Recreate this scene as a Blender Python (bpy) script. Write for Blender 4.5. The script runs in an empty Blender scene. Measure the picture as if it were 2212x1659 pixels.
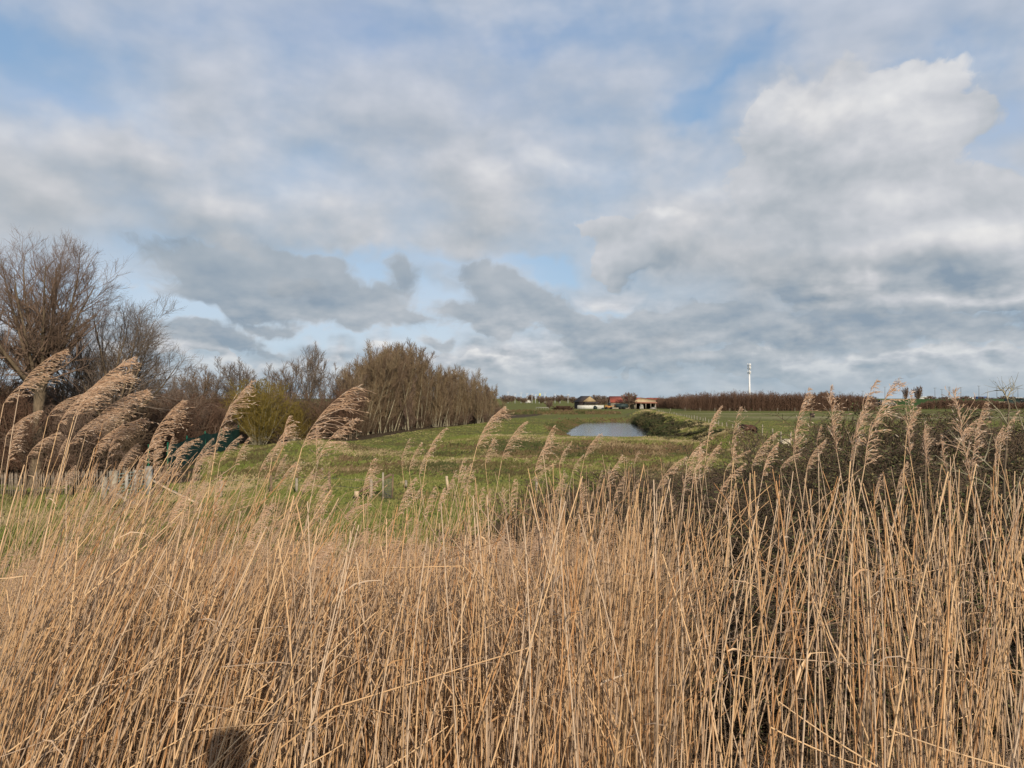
import bpy, math, random
import numpy as np
from mathutils import Vector, Euler

R = math.radians
rng = np.random.default_rng(7)
random.seed(7)
scene = bpy.context.scene
C = scene.collection

# ------------------------------------------------------------------ camera
CAM_Z = 4.5                       # eye above the plain; the plain is z = 0
F = 760.0                         # focal length in pixels of a 1024 wide frame
PITCH = math.atan(14.0 / F)
cam_data = bpy.data.cameras.new('camera')
cam_data.sensor_width = 36.0
cam_data.lens = F / 1024.0 * 36.0
cam_data.clip_start = 0.05
cam_data.clip_end = 12000.0
cam = bpy.data.objects.new('camera', cam_data)
C.objects.link(cam)
cam.location = (0, 0, CAM_Z)
cam.rotation_euler = (R(90) + PITCH, 0, 0)
scene.camera = cam

scene.view_settings.view_transform = 'Standard'
scene.view_settings.look = 'None'
scene.view_settings.exposure = 0.0
scene.view_settings.gamma = 1.0
scene.view_settings.use_curve_mapping = False
scene.cycles.max_bounces = 5
scene.cycles.diffuse_bounces = 3
scene.cycles.glossy_bounces = 2
scene.cycles.transparent_max_bounces = 4

# ------------------------------------------------------------------ sun
SUN_EL = 23.0
SUN_AZ = 21.0                     # behind the camera, turned to its right
sd = Vector((math.sin(R(SUN_AZ)) * math.cos(R(SUN_EL)), -math.cos(R(SUN_AZ)) * math.cos(R(SUN_EL)), math.sin(R(SUN_EL))))
sun_data = bpy.data.lights.new('sun', 'SUN')
sun_data.energy = 4.6
sun_data.angle = R(0.6)
sun_data.color = (1.0, 0.86, 0.68)
sun = bpy.data.objects.new('sun', sun_data)
C.objects.link(sun)
sun.rotation_euler = sd.to_track_quat('Z', 'Y').to_euler()

# ------------------------------------------------------------------ sky: Nishita air with procedural clouds in direction space
world = bpy.data.worlds.new('World')
scene.world = world
world.use_nodes = True
wt = world.node_tree
wt.nodes.clear()
def wn(t, **k):
    n = wt.nodes.new(t)
    for a, b in k.items():
        setattr(n, a, b)
    return n
def wl(a, b):
    wt.links.new(a, b)
def wset(sock, v):
    if hasattr(v, 'is_output'):
        wl(v, sock)
    else:
        sock.default_value = v
def wm(op, a, b=None, c=None, clamp=False):
    n = wn('ShaderNodeMath', operation=op, use_clamp=clamp)
    wset(n.inputs[0], a)
    if b is not None: wset(n.inputs[1], b)
    if c is not None: wset(n.inputs[2], c)
    return n.outputs[0]
def wmap(v, a, b, c, d, smooth=True):
    n = wn('ShaderNodeMapRange', interpolation_type='SMOOTHSTEP' if smooth else 'LINEAR')
    wset(n.inputs['Value'], v)
    for k, x in (('From Min', a), ('From Max', b), ('To Min', c), ('To Max', d)):
        wset(n.inputs[k], x)
    return n.outputs[0]
def wcomb(x, y, z=0.0):
    n = wn('ShaderNodeCombineXYZ')
    wset(n.inputs[0], x); wset(n.inputs[1], y); wset(n.inputs[2], z)
    return n.outputs[0]
def wvec(op, a, b, s=None):
    n = wn('ShaderNodeVectorMath', operation=op)
    wset(n.inputs[0], a)
    if b is not None: wset(n.inputs[1], b)
    if s is not None: wset(n.inputs['Scale'], s)
    return n.outputs[0]
def wnoise(v, scale, detail=5.0, rough=0.5, dist=0.0, color=False):
    n = wn('ShaderNodeTexNoise')
    n.noise_dimensions = '2D'
    wl(v, n.inputs['Vector'])
    n.inputs['Scale'].default_value = scale
    n.inputs['Detail'].default_value = detail
    n.inputs['Roughness'].default_value = rough
    n.inputs['Distortion'].default_value = dist
    return n.outputs['Color'] if color else n.outputs[0]
def wmix(f, a, b):
    n = wn('ShaderNodeMix', data_type='RGBA')
    wset(n.inputs['Factor'], f)
    wset(n.inputs[6], a if hasattr(a, 'is_output') else (*a, 1))
    wset(n.inputs[7], b if hasattr(b, 'is_output') else (*b, 1))
    return n.outputs[2]

sky = wn('ShaderNodeTexSky', sky_type='NISHITA', sun_disc=False)
sky.sun_elevation = R(SUN_EL)
sky.sun_rotation = math.atan2(sd.x, sd.y)
sky.air_density = 1.0
sky.dust_density = 1.2
sky.ozone_density = 1.2

tc = wn('ShaderNodeTexCoord').outputs['Generated']
sep = wn('ShaderNodeSeparateXYZ'); wl(tc, sep.inputs[0])
dx, dy, dz = sep.outputs
az = wm('ARCTAN2', dx, dy)
hyp = wm('SQRT', wm('ADD', wm('MULTIPLY', dx, dx), wm('MULTIPLY', dy, dy)))
el = wm('DIVIDE', dz, wm('MAXIMUM', hyp, 0.02))
elc = wm('MAXIMUM', el, 0.0)
P0 = wcomb(az, el)
# layer coordinates on a cloud deck overhead: foreshorten towards the horizon
dd = wm('ADD', elc, 0.07)
deck = wcomb(wm('DIVIDE', dx, wm('MULTIPLY', dd, hyp)), wm('DIVIDE', dy, wm('MULTIPLY', dd, hyp)), 0.0)

def aze(X, Y):
    """a place in the 2212 x 1659 view of the photograph -> azimuth and tangent of elevation"""
    px, py = X / 2.16, Y / 2.16
    u = (px - 512) / F
    v = (398 - py) / F
    a = math.atan(u)
    return a, v * math.cos(a)

def blobs(P, lst, acc=0.0):
    """sum of soft ellipses (X, Y, rx, ry, tilt degrees, amplitude) in the picture of the sky"""
    for (X, Y, rx, ry, tilt, amp) in lst:
        a, e = aze(X, Y)
        m = wn('ShaderNodeMapping', vector_type='TEXTURE')
        wl(P, m.inputs['Vector'])
        m.inputs['Location'].default_value = (a, e, 0)
        m.inputs['Rotation'].default_value = (0, 0, R(-tilt))
        k = 1.95 / 2.16 / F
        m.inputs['Scale'].default_value = (rx * k, ry * k, 1.0)
        g = wn('ShaderNodeTexGradient', gradient_type='QUADRATIC_SPHERE')
        wl(m.outputs[0], g.inputs[0])
        acc = wm('MULTIPLY_ADD', g.outputs['Fac'], amp, acc)
    return acc

# warped coordinates so that the shapes are ragged
w1 = wnoise(P0, 6.0, 4.0, 0.60, color=True)
w1 = wvec('SUBTRACT', w1, (0.5, 0.5, 0.5))
Pw = wvec('ADD', P0, wvec('SCALE', w1, None, 0.13))
Pd = wvec('ADD', P0, wvec('SCALE', w1, None, 0.075))
puff = wnoise(wcomb(az, wm('MULTIPLY', el, 1.5)), 6.0, 4.0, 0.50)
puff_up = wnoise(wcomb(wm('ADD', az, 0.012), wm('MULTIPLY', wm('ADD', el, 0.024), 1.5)), 6.0, 4.0, 0.50)
dk = wnoise(wcomb(az, wm('MULTIPLY', el, 2.3)), 13.0, 4.0, 0.55)
dk_up = wnoise(wcomb(wm('ADD', az, 0.005), wm('MULTIPLY', wm('ADD', el, 0.0085), 2.3)), 13.0, 4.0, 0.55)
fine = wnoise(Pw, 20.0, 4.0, 0.6)
low = wmap(el, 0.03, 0.20, 1.0, 0.0)

soft_blobs = [   # the broad soft deck: negative lets the blue through
    (30, 80, 220, 90, 15, -0.50), (180, 235, 200, 45, 5, -0.30), (400, 50, 120, 60, 0, -0.2),
    (1560, 175, 150, 36, -20, -0.38), (1640, 85, 90, 40, -30, -0.40), (1530, 240, 60, 45, 0, -0.50), (1150, 60, 330, 60, 0, -0.40),
    (2190, 240, 70, 50, 0, -0.45), (2190, 385, 80, 40, 10, -0.50), (1990, 125, 110, 30, 0, -0.45), (2180, 130, 80, 70, 0, -0.3),
    (800, 90, 240, 60, 0, -0.18), (1480, 60, 120, 60, 0, -0.2),
    (330, 655, 140, 45, 8, -0.9), (780, 600, 95, 30, 8, -1.0), (1175, 578, 75, 18, 0, -0.9), (1280, 668, 90, 26, 0, -1.0),
    (870, 712, 230, 34, 0, -1.0), (600, 690, 170, 30, 14, -0.9), (960, 660, 140, 40, 0, -0.8), (480, 590, 120, 20, 28, -0.7),
    (420, 700, 180, 24, 4, -0.9), (1330, 712, 70, 20, 0, -0.7), (560, 640, 120, 24, 30, -0.6), (960, 575, 140, 24, 0, -0.5),
    (100, 640, 180, 90, 0, -0.6),
]
soft_bright = [
    (130, 215, 170, 22, 6, 0.26), (250, 300, 330, 60, 8, 0.12), (1190, 350, 200, 46, 0, 0.20), (700, 350, 300, 50, 12, 0.14),
    (1340, 320, 180, 45, 8, 0.18), (1590, 395, 140, 36, 0, 0.16), (1330, 420, 160, 40, 0, 0.05), (1040, 590, 160, 22, 0, 0.2),
    (700, 735, 260, 14, 0, 0.15), (1590, 320, 120, 40, 0, 0.10), (600, 400, 160, 30, 18, 0.10), (900, 330, 120, 20, 10, 0.08),
    (560, 540, 330, 60, 6, -0.12), (300, 470, 220, 60, 10, -0.10), (1250, 420, 420, 30, 6, -0.06), (1060, 260, 330, 60, 0, -0.16),
    (1050, 500, 240, 34, 0, -0.12), (60, 400, 240, 60, 0, -0.08), (1560, 480, 120, 60, 0, -0.05), (760, 470, 200, 50, 10, -0.05),
]
heap_blobs = [   # heaped clouds with a firm edge
    (1840, 290, 210, 165, 0, 1.1), (2000, 260, 100, 120, 20, 0.7), (1730, 250, 90, 70, 0, 0.6), (1870, 480, 240, 170, 0, 1.0),
    (2020, 560, 190, 100, 0, 0.9), (1760, 590, 150, 70, 0, 0.8), (2190, 520, 70, 130, 0, 0.8),
    (1240, 480, 100, 34, 8, 0.6), (1380, 545, 130, 70, 8, 1.0), (1430, 500, 60, 40, 0, 0.8),
    (1660, 762, 150, 42, 0, 1.1), (1900, 790, 260, 36, 0, 1.1), (2120, 800, 160, 34, 0, 1.0), (2180, 660, 90, 30, 0, 0.8),
    (640, 785, 330, 30, 0, 1.1), (1080, 780, 190, 30, 0, 0.8), (330, 780, 160, 30, 0, 0.9), (1350, 800, 180, 20, 0, 0.5),
]
heap_bright = [
    (1830, 180, 230, 60, 0, 0.30), (1690, 240, 60, 70, 0, 0.20), (2010, 240, 90, 120, 25, 0.30), (1850, 300, 200, 100, 0, 0.12),
    (2010, 515, 170, 60, -10, 0.30), (2180, 470, 60, 90, 0, 0.2), (1870, 622, 50, 22, -20, 0.4), (1220, 465, 90, 30, 0, 0.22),
    (1440, 480, 45, 26, 20, 0.28), (1360, 530, 110, 30, 0, 0.14), (1650, 738, 130, 20, 0, 0.36), (1900, 768, 300, 18, 0, 0.40),
    (2170, 648, 70, 20, 0, 0.4), (640, 772, 320, 14, 0, 0.42), (1100, 765, 170, 12, 0, 0.3), (330, 770, 130, 20, 0, 0.3),
    (1860, 320, 300, 60, 0, 0.1), (1850, 385, 200, 30, 0, -0.06),
    (1780, 610, 170, 40, 0, -0.34), (1740, 470, 90, 60, 0, -0.24), (1800, 540, 200, 50, 0, -0.16), (2010, 605, 190, 30, 0, -0.34),
    (1400, 595, 170, 30, 0, -0.28), (1900, 812, 400, 16, 0, -0.2), (1640, 790, 160, 14, 0, -0.2), (2080, 440, 80, 60, 0, -0.1),
]
dark_blobs = [   # ragged slate grey clouds hanging lowest
    (410, 590, 200, 50, 24, 0.85), (470, 655, 120, 24, 14, 0.9), (640, 590, 220, 60, 20, 0.7), (750, 664, 210, 40, 10, 1.1), (620, 625, 160, 36, 26, 0.6),
    (860, 590, 60, 34, 50, 0.75), (700, 585, 60, 30, 0, 0.4),
    (1120, 645, 170, 62, 24, 1.1), (1040, 690, 110, 18, 20, 0.6), (440, 738, 140, 32, 8, 1.1), (560, 706, 60, 9, 8, 0.7), (590, 757, 40, 8, 0, 0.6),
    (1460, 700, 330, 50, 3, 0.85), (2040, 722, 300, 34, 0, 1.05), (1760, 690, 300, 26, 0, 0.7), (1700, 640, 120, 26, 0, 0.4),
    (1420, 738, 40, 26, 0, 0.8), (1480, 738, 60, 30, 0, 0.7), (1350, 760, 70, 30, 0, 0.8), (1280, 785, 40, 18, 0, 0.8), (700, 755, 60, 10, 0, 0.5),
    (1560, 790, 110, 20, 0, 0.6), (960, 738, 60, 12, 0, 0.5), (1240, 742, 50, 14, 0, 0.5),
]
# broad deck
cov = blobs(Pw, soft_blobs, 0.60)
cov = wm('MULTIPLY_ADD', wm('SUBTRACT', puff, 0.5), 0.9, cov)
alpha = wmap(cov, 0.0, 0.80, 0.0, 1.0)
veil = wnoise(wcomb(wm('MULTIPLY', az, 0.6), wm('MULTIPLY', el, 1.6)), 4.2, 4.0, 0.5)
veil = wmap(veil, 0.30, 0.70, 0.10, 0.75)
rel = wm('SUBTRACT', puff, puff_up)
finec = wm('SUBTRACT', fine, 0.5)
def tone(b):
    ramp = wn('ShaderNodeValToRGB')
    wl(b, ramp.inputs[0])
    cr = ramp.color_ramp
    cr.elements[0].position = 0.0; cr.elements[0].color = (0.235, 0.305, 0.385, 1)
    cr.elements[1].position = 1.0; cr.elements[1].color = (0.84, 0.83, 0.82, 1)
    for p, c in ((0.22, (0.345, 0.395, 0.445)), (0.45, (0.470, 0.500, 0.535)), (0.68, (0.61, 0.62, 0.65))):
        e_ = cr.elements.new(p); e_.color = (*c, 1)
    return ramp.outputs[0]
br = blobs(Pw, soft_bright, 0.55)
br = wm('MULTIPLY_ADD', rel, 1.0, br)
br = wm('MULTIPLY_ADD', finec, 0.17, br)
br = wm('MULTIPLY_ADD', wm('MULTIPLY', wm('SUBTRACT', dk, dk_up), low), 2.0, br)
deckc = wmix(wmap(el, 0.22, 0.50, 0.0, 0.50), tone(br), (0.44, 0.53, 0.70))
# heaped clouds
hc = blobs(Pw, heap_blobs, 0.0)
hc = wm('MULTIPLY_ADD', finec, 0.50, hc)
hc = wm('MULTIPLY_ADD', wm('SUBTRACT', puff, 0.5), 0.5, hc)
hc = wm('MULTIPLY_ADD', wm('MULTIPLY', wm('SUBTRACT', dk, 0.5), low), 1.5, hc)
ha = wmap(hc, 0.24, 0.44, 0.0, 0.94)
hb = blobs(Pw, heap_bright, 0.52)
hb = wm('MULTIPLY_ADD', rel, 1.1, hb)
hb = wm('MULTIPLY_ADD', finec, 0.26, hb)
hb = wm('MULTIPLY_ADD', wm('MULTIPLY', wm('SUBTRACT', dk, dk_up), low), 2.2, hb)
heapc = tone(hb)
# low dark clouds
dc = blobs(Pd, dark_blobs, 0.0)
dc = wm('MULTIPLY_ADD', finec, 0.70, dc)
dc = wm('MULTIPLY_ADD', wm('MULTIPLY', wm('SUBTRACT', dk, 0.5), low), 1.5, dc)
da = wmap(dc, 0.14, 0.52, 0.0, 0.90)
db = wm('MULTIPLY_ADD', dc, -0.14, wm('MULTIPLY_ADD', rel, 0.9, 0.33))
db = wm('MULTIPLY_ADD', wm('MULTIPLY', wm('SUBTRACT', dk, dk_up), low), 1.2, db)
darkc = tone(db)

clear = wmix(wmap(el, 0.0, 0.50, 0.0, 1.0, False), (0.46, 0.64, 0.83), (0.20, 0.37, 0.62))
clear = wmix(veil, clear, wmix(wmap(el, 0.1, 0.5, 0.0, 1.0), (0.62, 0.70, 0.82), (0.40, 0.50, 0.71)))
cloud = wmix(ha, deckc, heapc)
cloud = wmix(da, cloud, darkc)
hz = wmap(el, 0.004, 0.085, 0.75, 0.0)
cloud = wmix(hz, cloud, (0.385, 0.46, 0.52))
amax = wm('MAXIMUM', alpha, wm('MAXIMUM', ha, da))

bg_air = wn('ShaderNodeBackground'); wl(sky.outputs[0], bg_air.inputs[0]); bg_air.inputs[1].default_value = 0.10
bg_veil = wn('ShaderNodeBackground'); wl(clear, bg_veil.inputs[0]); bg_veil.inputs[1].default_value = 1.0
bg_cloud = wn('ShaderNodeBackground'); wl(cloud, bg_cloud.inputs[0]); bg_cloud.inputs[1].default_value = 1.0
mx1 = wn('ShaderNodeMixShader'); mx1.inputs[0].default_value = 0.80
wl(bg_air.outputs[0], mx1.inputs[1]); wl(bg_veil.outputs[0], mx1.inputs[2])
mx2 = wn('ShaderNodeMixShader'); wl(amax, mx2.inputs[0])
wl(mx1.outputs[0], mx2.inputs[1]); wl(bg_cloud.outputs[0], mx2.inputs[2])
wout = wn('ShaderNodeOutputWorld')
wl(mx2.outputs[0], wout.inputs[0])
world.cycles.sampling_method = 'MANUAL'
world.cycles.sample_map_resolution = 256

# ================================================================== helpers
def px(X, Y, d):
    """world point seen at pixel (X, Y) of the 1024 x 768 frame at forward distance d"""
    v = Vector((X - 512.0, F, 384.0 - Y))
    c, s = math.cos(PITCH), math.sin(PITCH)
    y, z = v.y * c - v.z * s, v.y * s + v.z * c
    k = d / y
    return Vector((v.x * k, d, CAM_Z + z * k))
def gpx(X, Y, z=0.0):
    """ground point (x, y) seen at pixel (X, Y) on the level z"""
    p = px(X, Y, 1.0) - Vector((0, 0, CAM_Z))
    k = (z - CAM_Z) / p.z
    return p.x * k, p.y * k

def mesh(name, v, quads=None, tris=None, attr=None, smooth=False):
    me = bpy.data.meshes.new(name)
    v = np.asarray(v, dtype=np.float32).reshape(-1, 3)
    me.vertices.add(len(v)); me.vertices.foreach_set('co', v.ravel())
    idx, st, n = [], [], 0
    for f, k in ((quads, 4), (tris, 3)):
        if f is None or len(f) == 0: continue
        f = np.asarray(f, dtype=np.int32).reshape(-1, k)
        idx.append(f.ravel()); st.append(n + np.arange(len(f), dtype=np.int32) * k); n += f.size
    idx = np.concatenate(idx); st = np.concatenate(st)
    me.loops.add(n); me.loops.foreach_set('vertex_index', idx)
    me.polygons.add(len(st)); me.polygons.foreach_set('loop_start', st)
    if smooth: me.polygons.foreach_set('use_smooth', np.ones(len(st), dtype=bool))
    me.update(calc_edges=True)
    for k, a in (attr or {}).items():
        a = np.asarray(a, dtype=np.float32).reshape(len(v), 3)
        at = me.attributes.new(k, 'FLOAT_VECTOR', 'POINT'); at.data.foreach_set('vector', a.ravel())
    return me
class Geo:
    """collects boxes, tubes and strips into one mesh"""
    def __init__(s): s.v = []; s.q = []; s.t = []; s.a = []; s.n = 0
    def add(s, v, quads=None, tris=None, a=None):
        v = np.asarray(v, dtype=np.float32).reshape(-1, 3)
        s.v.append(v)
        if quads is not None and len(quads): s.q.append(np.asarray(quads).reshape(-1, 4) + s.n)
        if tris is not None and len(tris): s.t.append(np.asarray(tris).reshape(-1, 3) + s.n)
        s.a.append(np.zeros((len(v), 3), np.float32) if a is None else np.asarray(a, dtype=np.float32).reshape(-1, 3))
        s.n += len(v)
        return s
    def box(s, c, d, rz=0.0, rx=0.0, ry=0.0):
        c, d = np.array(c, float), np.array(d, float) / 2
        k = np.array([(x, y, z) for x in (-1, 1) for y in (-1, 1) for z in (-1, 1)], float) * d
        m = np.array(Euler((rx, ry, rz)).to_matrix())
        f = [(0, 1, 3, 2), (4, 6, 7, 5), (0, 4, 5, 1), (2, 3, 7, 6), (0, 2, 6, 4), (1, 5, 7, 3)]
        return s.add(k @ m.T + c, f)
    def beam(s, p, q, w, h=None):
        p, q = Vector(p), Vector(q)
        d = q - p; h = h or w
        m = np.array(d.to_track_quat('X', 'Z').to_matrix())
        k = np.array([(x, y, z) for x in (-1, 1) for y in (-1, 1) for z in (-1, 1)], float) * np.array([d.length / 2, w / 2, h / 2])
        f = [(0, 1, 3, 2), (4, 6, 7, 5), (0, 4, 5, 1), (2, 3, 7, 6), (0, 2, 6, 4), (1, 5, 7, 3)]
        return s.add(k @ m.T + np.array((p + q) / 2), f)
    def cyl(s, p, q, r0, r1=None, n=10):
        P = np.array([[p, q]], float); r1 = r0 if r1 is None else r1
        v, f = tubes(P, np.array([[r0, r1]]), n)
        m = len(v)
        s.add(v, f)
        cv = np.array([p, q], float)
        b = s.n
        i = np.arange(n); j = (i + 1) % n
        s.add(cv, None, None)
        s.t.append(np.stack([np.full(n, b), b - m + j, b - m + i], 1))
        s.t.append(np.stack([np.full(n, b + 1), b - m + n + i, b - m + n + j], 1))
        return s
    def mesh(s, name, smooth=False, attr=None):
        return mesh(name, np.concatenate(s.v), np.concatenate(s.q) if s.q else None, np.concatenate(s.t) if s.t else None,
                    {attr: np.concatenate(s.a)} if attr else None, smooth)

def tubes(P, Rr, sides=3):
    """P (n,k,3) polylines, Rr (n,k) radii -> vertices and quads of open tubes"""
    P = np.asarray(P, float); Rr = np.asarray(Rr, float)
    n, k, _ = P.shape
    T = np.gradient(P, axis=1) if k > 2 else np.repeat((P[:, 1:] - P[:, :1]), 2, axis=1)
    T /= np.linalg.norm(T, axis=2, keepdims=True) + 1e-9
    ref = np.where(np.abs(T[:, :1, 2:3]) > 0.9, np.array([1.0, 0, 0]), np.array([0, 0, 1.0]))
    A = np.cross(T, np.broadcast_to(ref, T.shape)); A /= np.linalg.norm(A, axis=2, keepdims=True) + 1e-9
    B = np.cross(T, A)
    th = np.arange(sides) / sides * 2 * np.pi
    V = P[:, :, None] + Rr[:, :, None, None] * (A[:, :, None] * np.cos(th)[None, None, :, None] + B[:, :, None] * np.sin(th)[None, None, :, None])
    idx = np.arange(n * k * sides).reshape(n, k, sides)
    a = idx[:, :-1]; b = idx[:, 1:]
    Q = np.stack([a, np.roll(a, -1, 2), np.roll(b, -1, 2), b], -1).reshape(-1, 4)
    return V.reshape(-1, 3), Q

def tag(o, label=None, cat=None, group=None, kind=None):
    if label: o['label'] = label
    if cat: o['category'] = cat
    if group: o['group'] = group
    if kind: o['kind'] = kind
    return o
def link(name, me, mat=None, parent=None, loc=None):
    o = bpy.data.objects.new(name, me)
    C.objects.link(o)
    if mat is not None and not me.materials: me.materials.append(mat)
    if parent is not None: o.parent = parent
    if loc is not None: o.location = loc
    return o
def empty(name, loc=(0, 0, 0), rz=0.0):
    o = bpy.data.objects.new(name, None); C.objects.link(o)
    o.location = loc; o.rotation_euler = (0, 0, rz); o.empty_display_size = 0.3
    return o
def copy_tree(o, parent=None):
    c = o.copy(); C.objects.link(c)
    if parent is not None: c.parent = parent
    for ch in kids.get(o.name, ()):
        copy_tree(ch, c)
    return c
kids = {}
def note_kids(root):
    for o in [root] + list(root.children_recursive):
        kids[o.name] = list(o.children)
    return root

# ------------------------------------------------------------------ materials
class NT:
    def __init__(s, name, rough=0.9, spec=0.2):
        s.m = bpy.data.materials.new(name); s.m.use_nodes = True
        s.t = s.m.node_tree; s.b = s.t.nodes['Principled BSDF']
        s.b.inputs['Roughness'].default_value = rough
        s.b.inputs['Specular IOR Level'].default_value = spec
    def n(s, t, **k):
        x = s.t.nodes.new(t)
        for a, b in k.items(): setattr(x, a, b)
        return x
    def set(s, sock, v):
        if hasattr(v, 'is_output'): s.t.links.new(v, sock)
        else: sock.default_value = v
    def pos(s): return s.n('ShaderNodeNewGeometry').outputs['Position']
    def obj(s): return s.n('ShaderNodeTexCoord').outputs['Object']
    def rand(s): return s.n('ShaderNodeObjectInfo').outputs['Random']
    def attr(s, name):
        a = s.n('ShaderNodeAttribute', attribute_name=name)
        q = s.n('ShaderNodeSeparateXYZ'); s.t.links.new(a.outputs['Vector'], q.inputs[0]); return q.outputs
    def map(s, v, sc=(1, 1, 1), loc=(0, 0, 0)):
        m = s.n('ShaderNodeMapping'); s.set(m.inputs[0], v); m.inputs['Scale'].default_value = sc; m.inputs['Location'].default_value = loc
        return m.outputs[0]
    def noise(s, v, scale, detail=4.0, rough=0.55, out=0):
        m = s.n('ShaderNodeTexNoise'); s.set(m.inputs['Vector'], v)
        m.inputs['Scale'].default_value = scale; m.inputs['Detail'].default_value = detail; m.inputs['Roughness'].default_value = rough
        return m.outputs[out]
    def math(s, op, a, b=None, c=None, clamp=False):
        m = s.n('ShaderNodeMath', operation=op, use_clamp=clamp); s.set(m.inputs[0], a)
        if b is not None: s.set(m.inputs[1], b)
        if c is not None: s.set(m.inputs[2], c)
        return m.outputs[0]
    def rng(s, v, a, b, c=0.0, d=1.0):
        m = s.n('ShaderNodeMapRange', interpolation_type='SMOOTHSTEP'); s.set(m.inputs[0], v)
        for i, x in enumerate((a, b, c, d)): m.inputs[i + 1].default_value = x
        return m.outputs[0]
    def mix(s, f, a, b):
        m = s.n('ShaderNodeMix', data_type='RGBA'); s.set(m.inputs[0], f)
        s.set(m.inputs[6], a if hasattr(a, 'is_output') else (*a, 1)); s.set(m.inputs[7], b if hasattr(b, 'is_output') else (*b, 1))
        return m.outputs[2]
    def bump(s, h, strength=0.5, dist=0.05):
        m = s.n('ShaderNodeBump'); s.set(m.inputs['Height'], h); m.inputs['Strength'].default_value = strength; m.inputs['Distance'].default_value = dist
        s.t.links.new(m.outputs[0], s.b.inputs['Normal'])
    def col(s, c):
        s.set(s.b.inputs['Base Color'], c if hasattr(c, 'is_output') else (*c, 1)); return s.m

def simple(name, c, c2=None, scale=3.0, rough=0.85, bump=0.0):
    """paint, board or plaster with uneven weathering"""
    t = NT(name, rough)
    o = t.obj()
    c2 = c2 or tuple(x * 0.72 for x in c)
    f = t.rng(t.noise(o, scale, 6.0, 0.62), 0.35, 0.68)
    if bump: t.bump(t.noise(o, scale * 6, 4.0), bump, 0.02)
    return t.col(t.mix(f, c, c2))

# ================================================================== the ground
from mathutils import noise as mnoise
def sstep(a, b, x):
    t = np.clip((x - a) / (b - a), 0, 1); return t * t * (3 - 2 * t)
def vnoise(x, y, s, seed=0):
    """smooth value noise in numpy"""
    x = np.asarray(x, float) * s + seed * 17.13; y = np.asarray(y, float) * s + seed * 9.71
    xi, yi = np.floor(x), np.floor(y); fx, fy = x - xi, y - yi
    fx = fx * fx * (3 - 2 * fx); fy = fy * fy * (3 - 2 * fy)
    def h(a, b):
        q = np.sin(a * 127.1 + b * 311.7 + seed * 74.7) * 43758.5453; return q - np.floor(q)
    return (h(xi, yi) * (1 - fx) + h(xi + 1, yi) * fx) * (1 - fy) + (h(xi, yi + 1) * (1 - fx) + h(xi + 1, yi + 1) * fx) * fy
def fb(x, y, s, seed=0, o=4):
    r, a = 0, 0.5
    for i in range(o):
        r = r + a * (vnoise(x, y, s * 2 ** i, seed + i) - 0.5) * 2; a *= 0.5
    return r
WATER_Z = -0.9
POND = np.array([gpx(X, Y, WATER_Z) for X, Y in ((591, 422.6), (612, 421.8), (629, 422), (637, 428), (655, 439.5), (646, 443), (590, 443), (580, 437.5), (573, 434), (576, 430), (583, 426))])
def poly_sd(x, y, poly):
    """signed distance, negative inside"""
    x = np.asarray(x, float); y = np.asarray(y, float)
    d = np.full(x.shape, 1e9); ins = np.zeros(x.shape, bool)
    n = len(poly)
    for i in range(n):
        ax, ay = poly[i]; bx, by = poly[(i + 1) % n]
        ex, ey = bx - ax, by - ay
        t = np.clip(((x - ax) * ex + (y - ay) * ey) / (ex * ex + ey * ey), 0, 1)
        d = np.minimum(d, np.hypot(x - ax - t * ex, y - ay - t * ey))
        c = ((ay > y) != (by > y)) & (x < (bx - ax) * (y - ay) / (by - ay + 1e-12) + ax)
        ins ^= c
    return np.where(ins, -d, d)
def line_d(x, y, pts):
    """distance to a polyline and the place along it 0..1"""
    d = np.full(np.shape(x), 1e9); tt = np.zeros(np.shape(x)); n = len(pts) - 1
    for i in range(n):
        ax, ay = pts[i]; bx, by = pts[i + 1]; ex, ey = bx - ax, by - ay
        t = np.clip(((x - ax) * ex + (y - ay) * ey) / (ex * ex + ey * ey), 0, 1)
        q = np.hypot(x - ax - t * ex, y - ay - t * ey)
        tt = np.where(q < d, (i + t) / n, tt); d = np.minimum(d, q)
    return d, tt
RIDGE = [(36.5, 215), (31, 170), (25.5, 120), (21.8, 90), (19.4, 70), (18.4, 61)]
DIKE_Y = [-60, -14, -4, 1.9, 3, 5, 8, 10, 12.5, 20, 6000]
DIKE_Z = [0, 0, 2.9, 2.9, 2.62, 1.9, 0.8, 0.3, 0.02, 0, 0]
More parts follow.
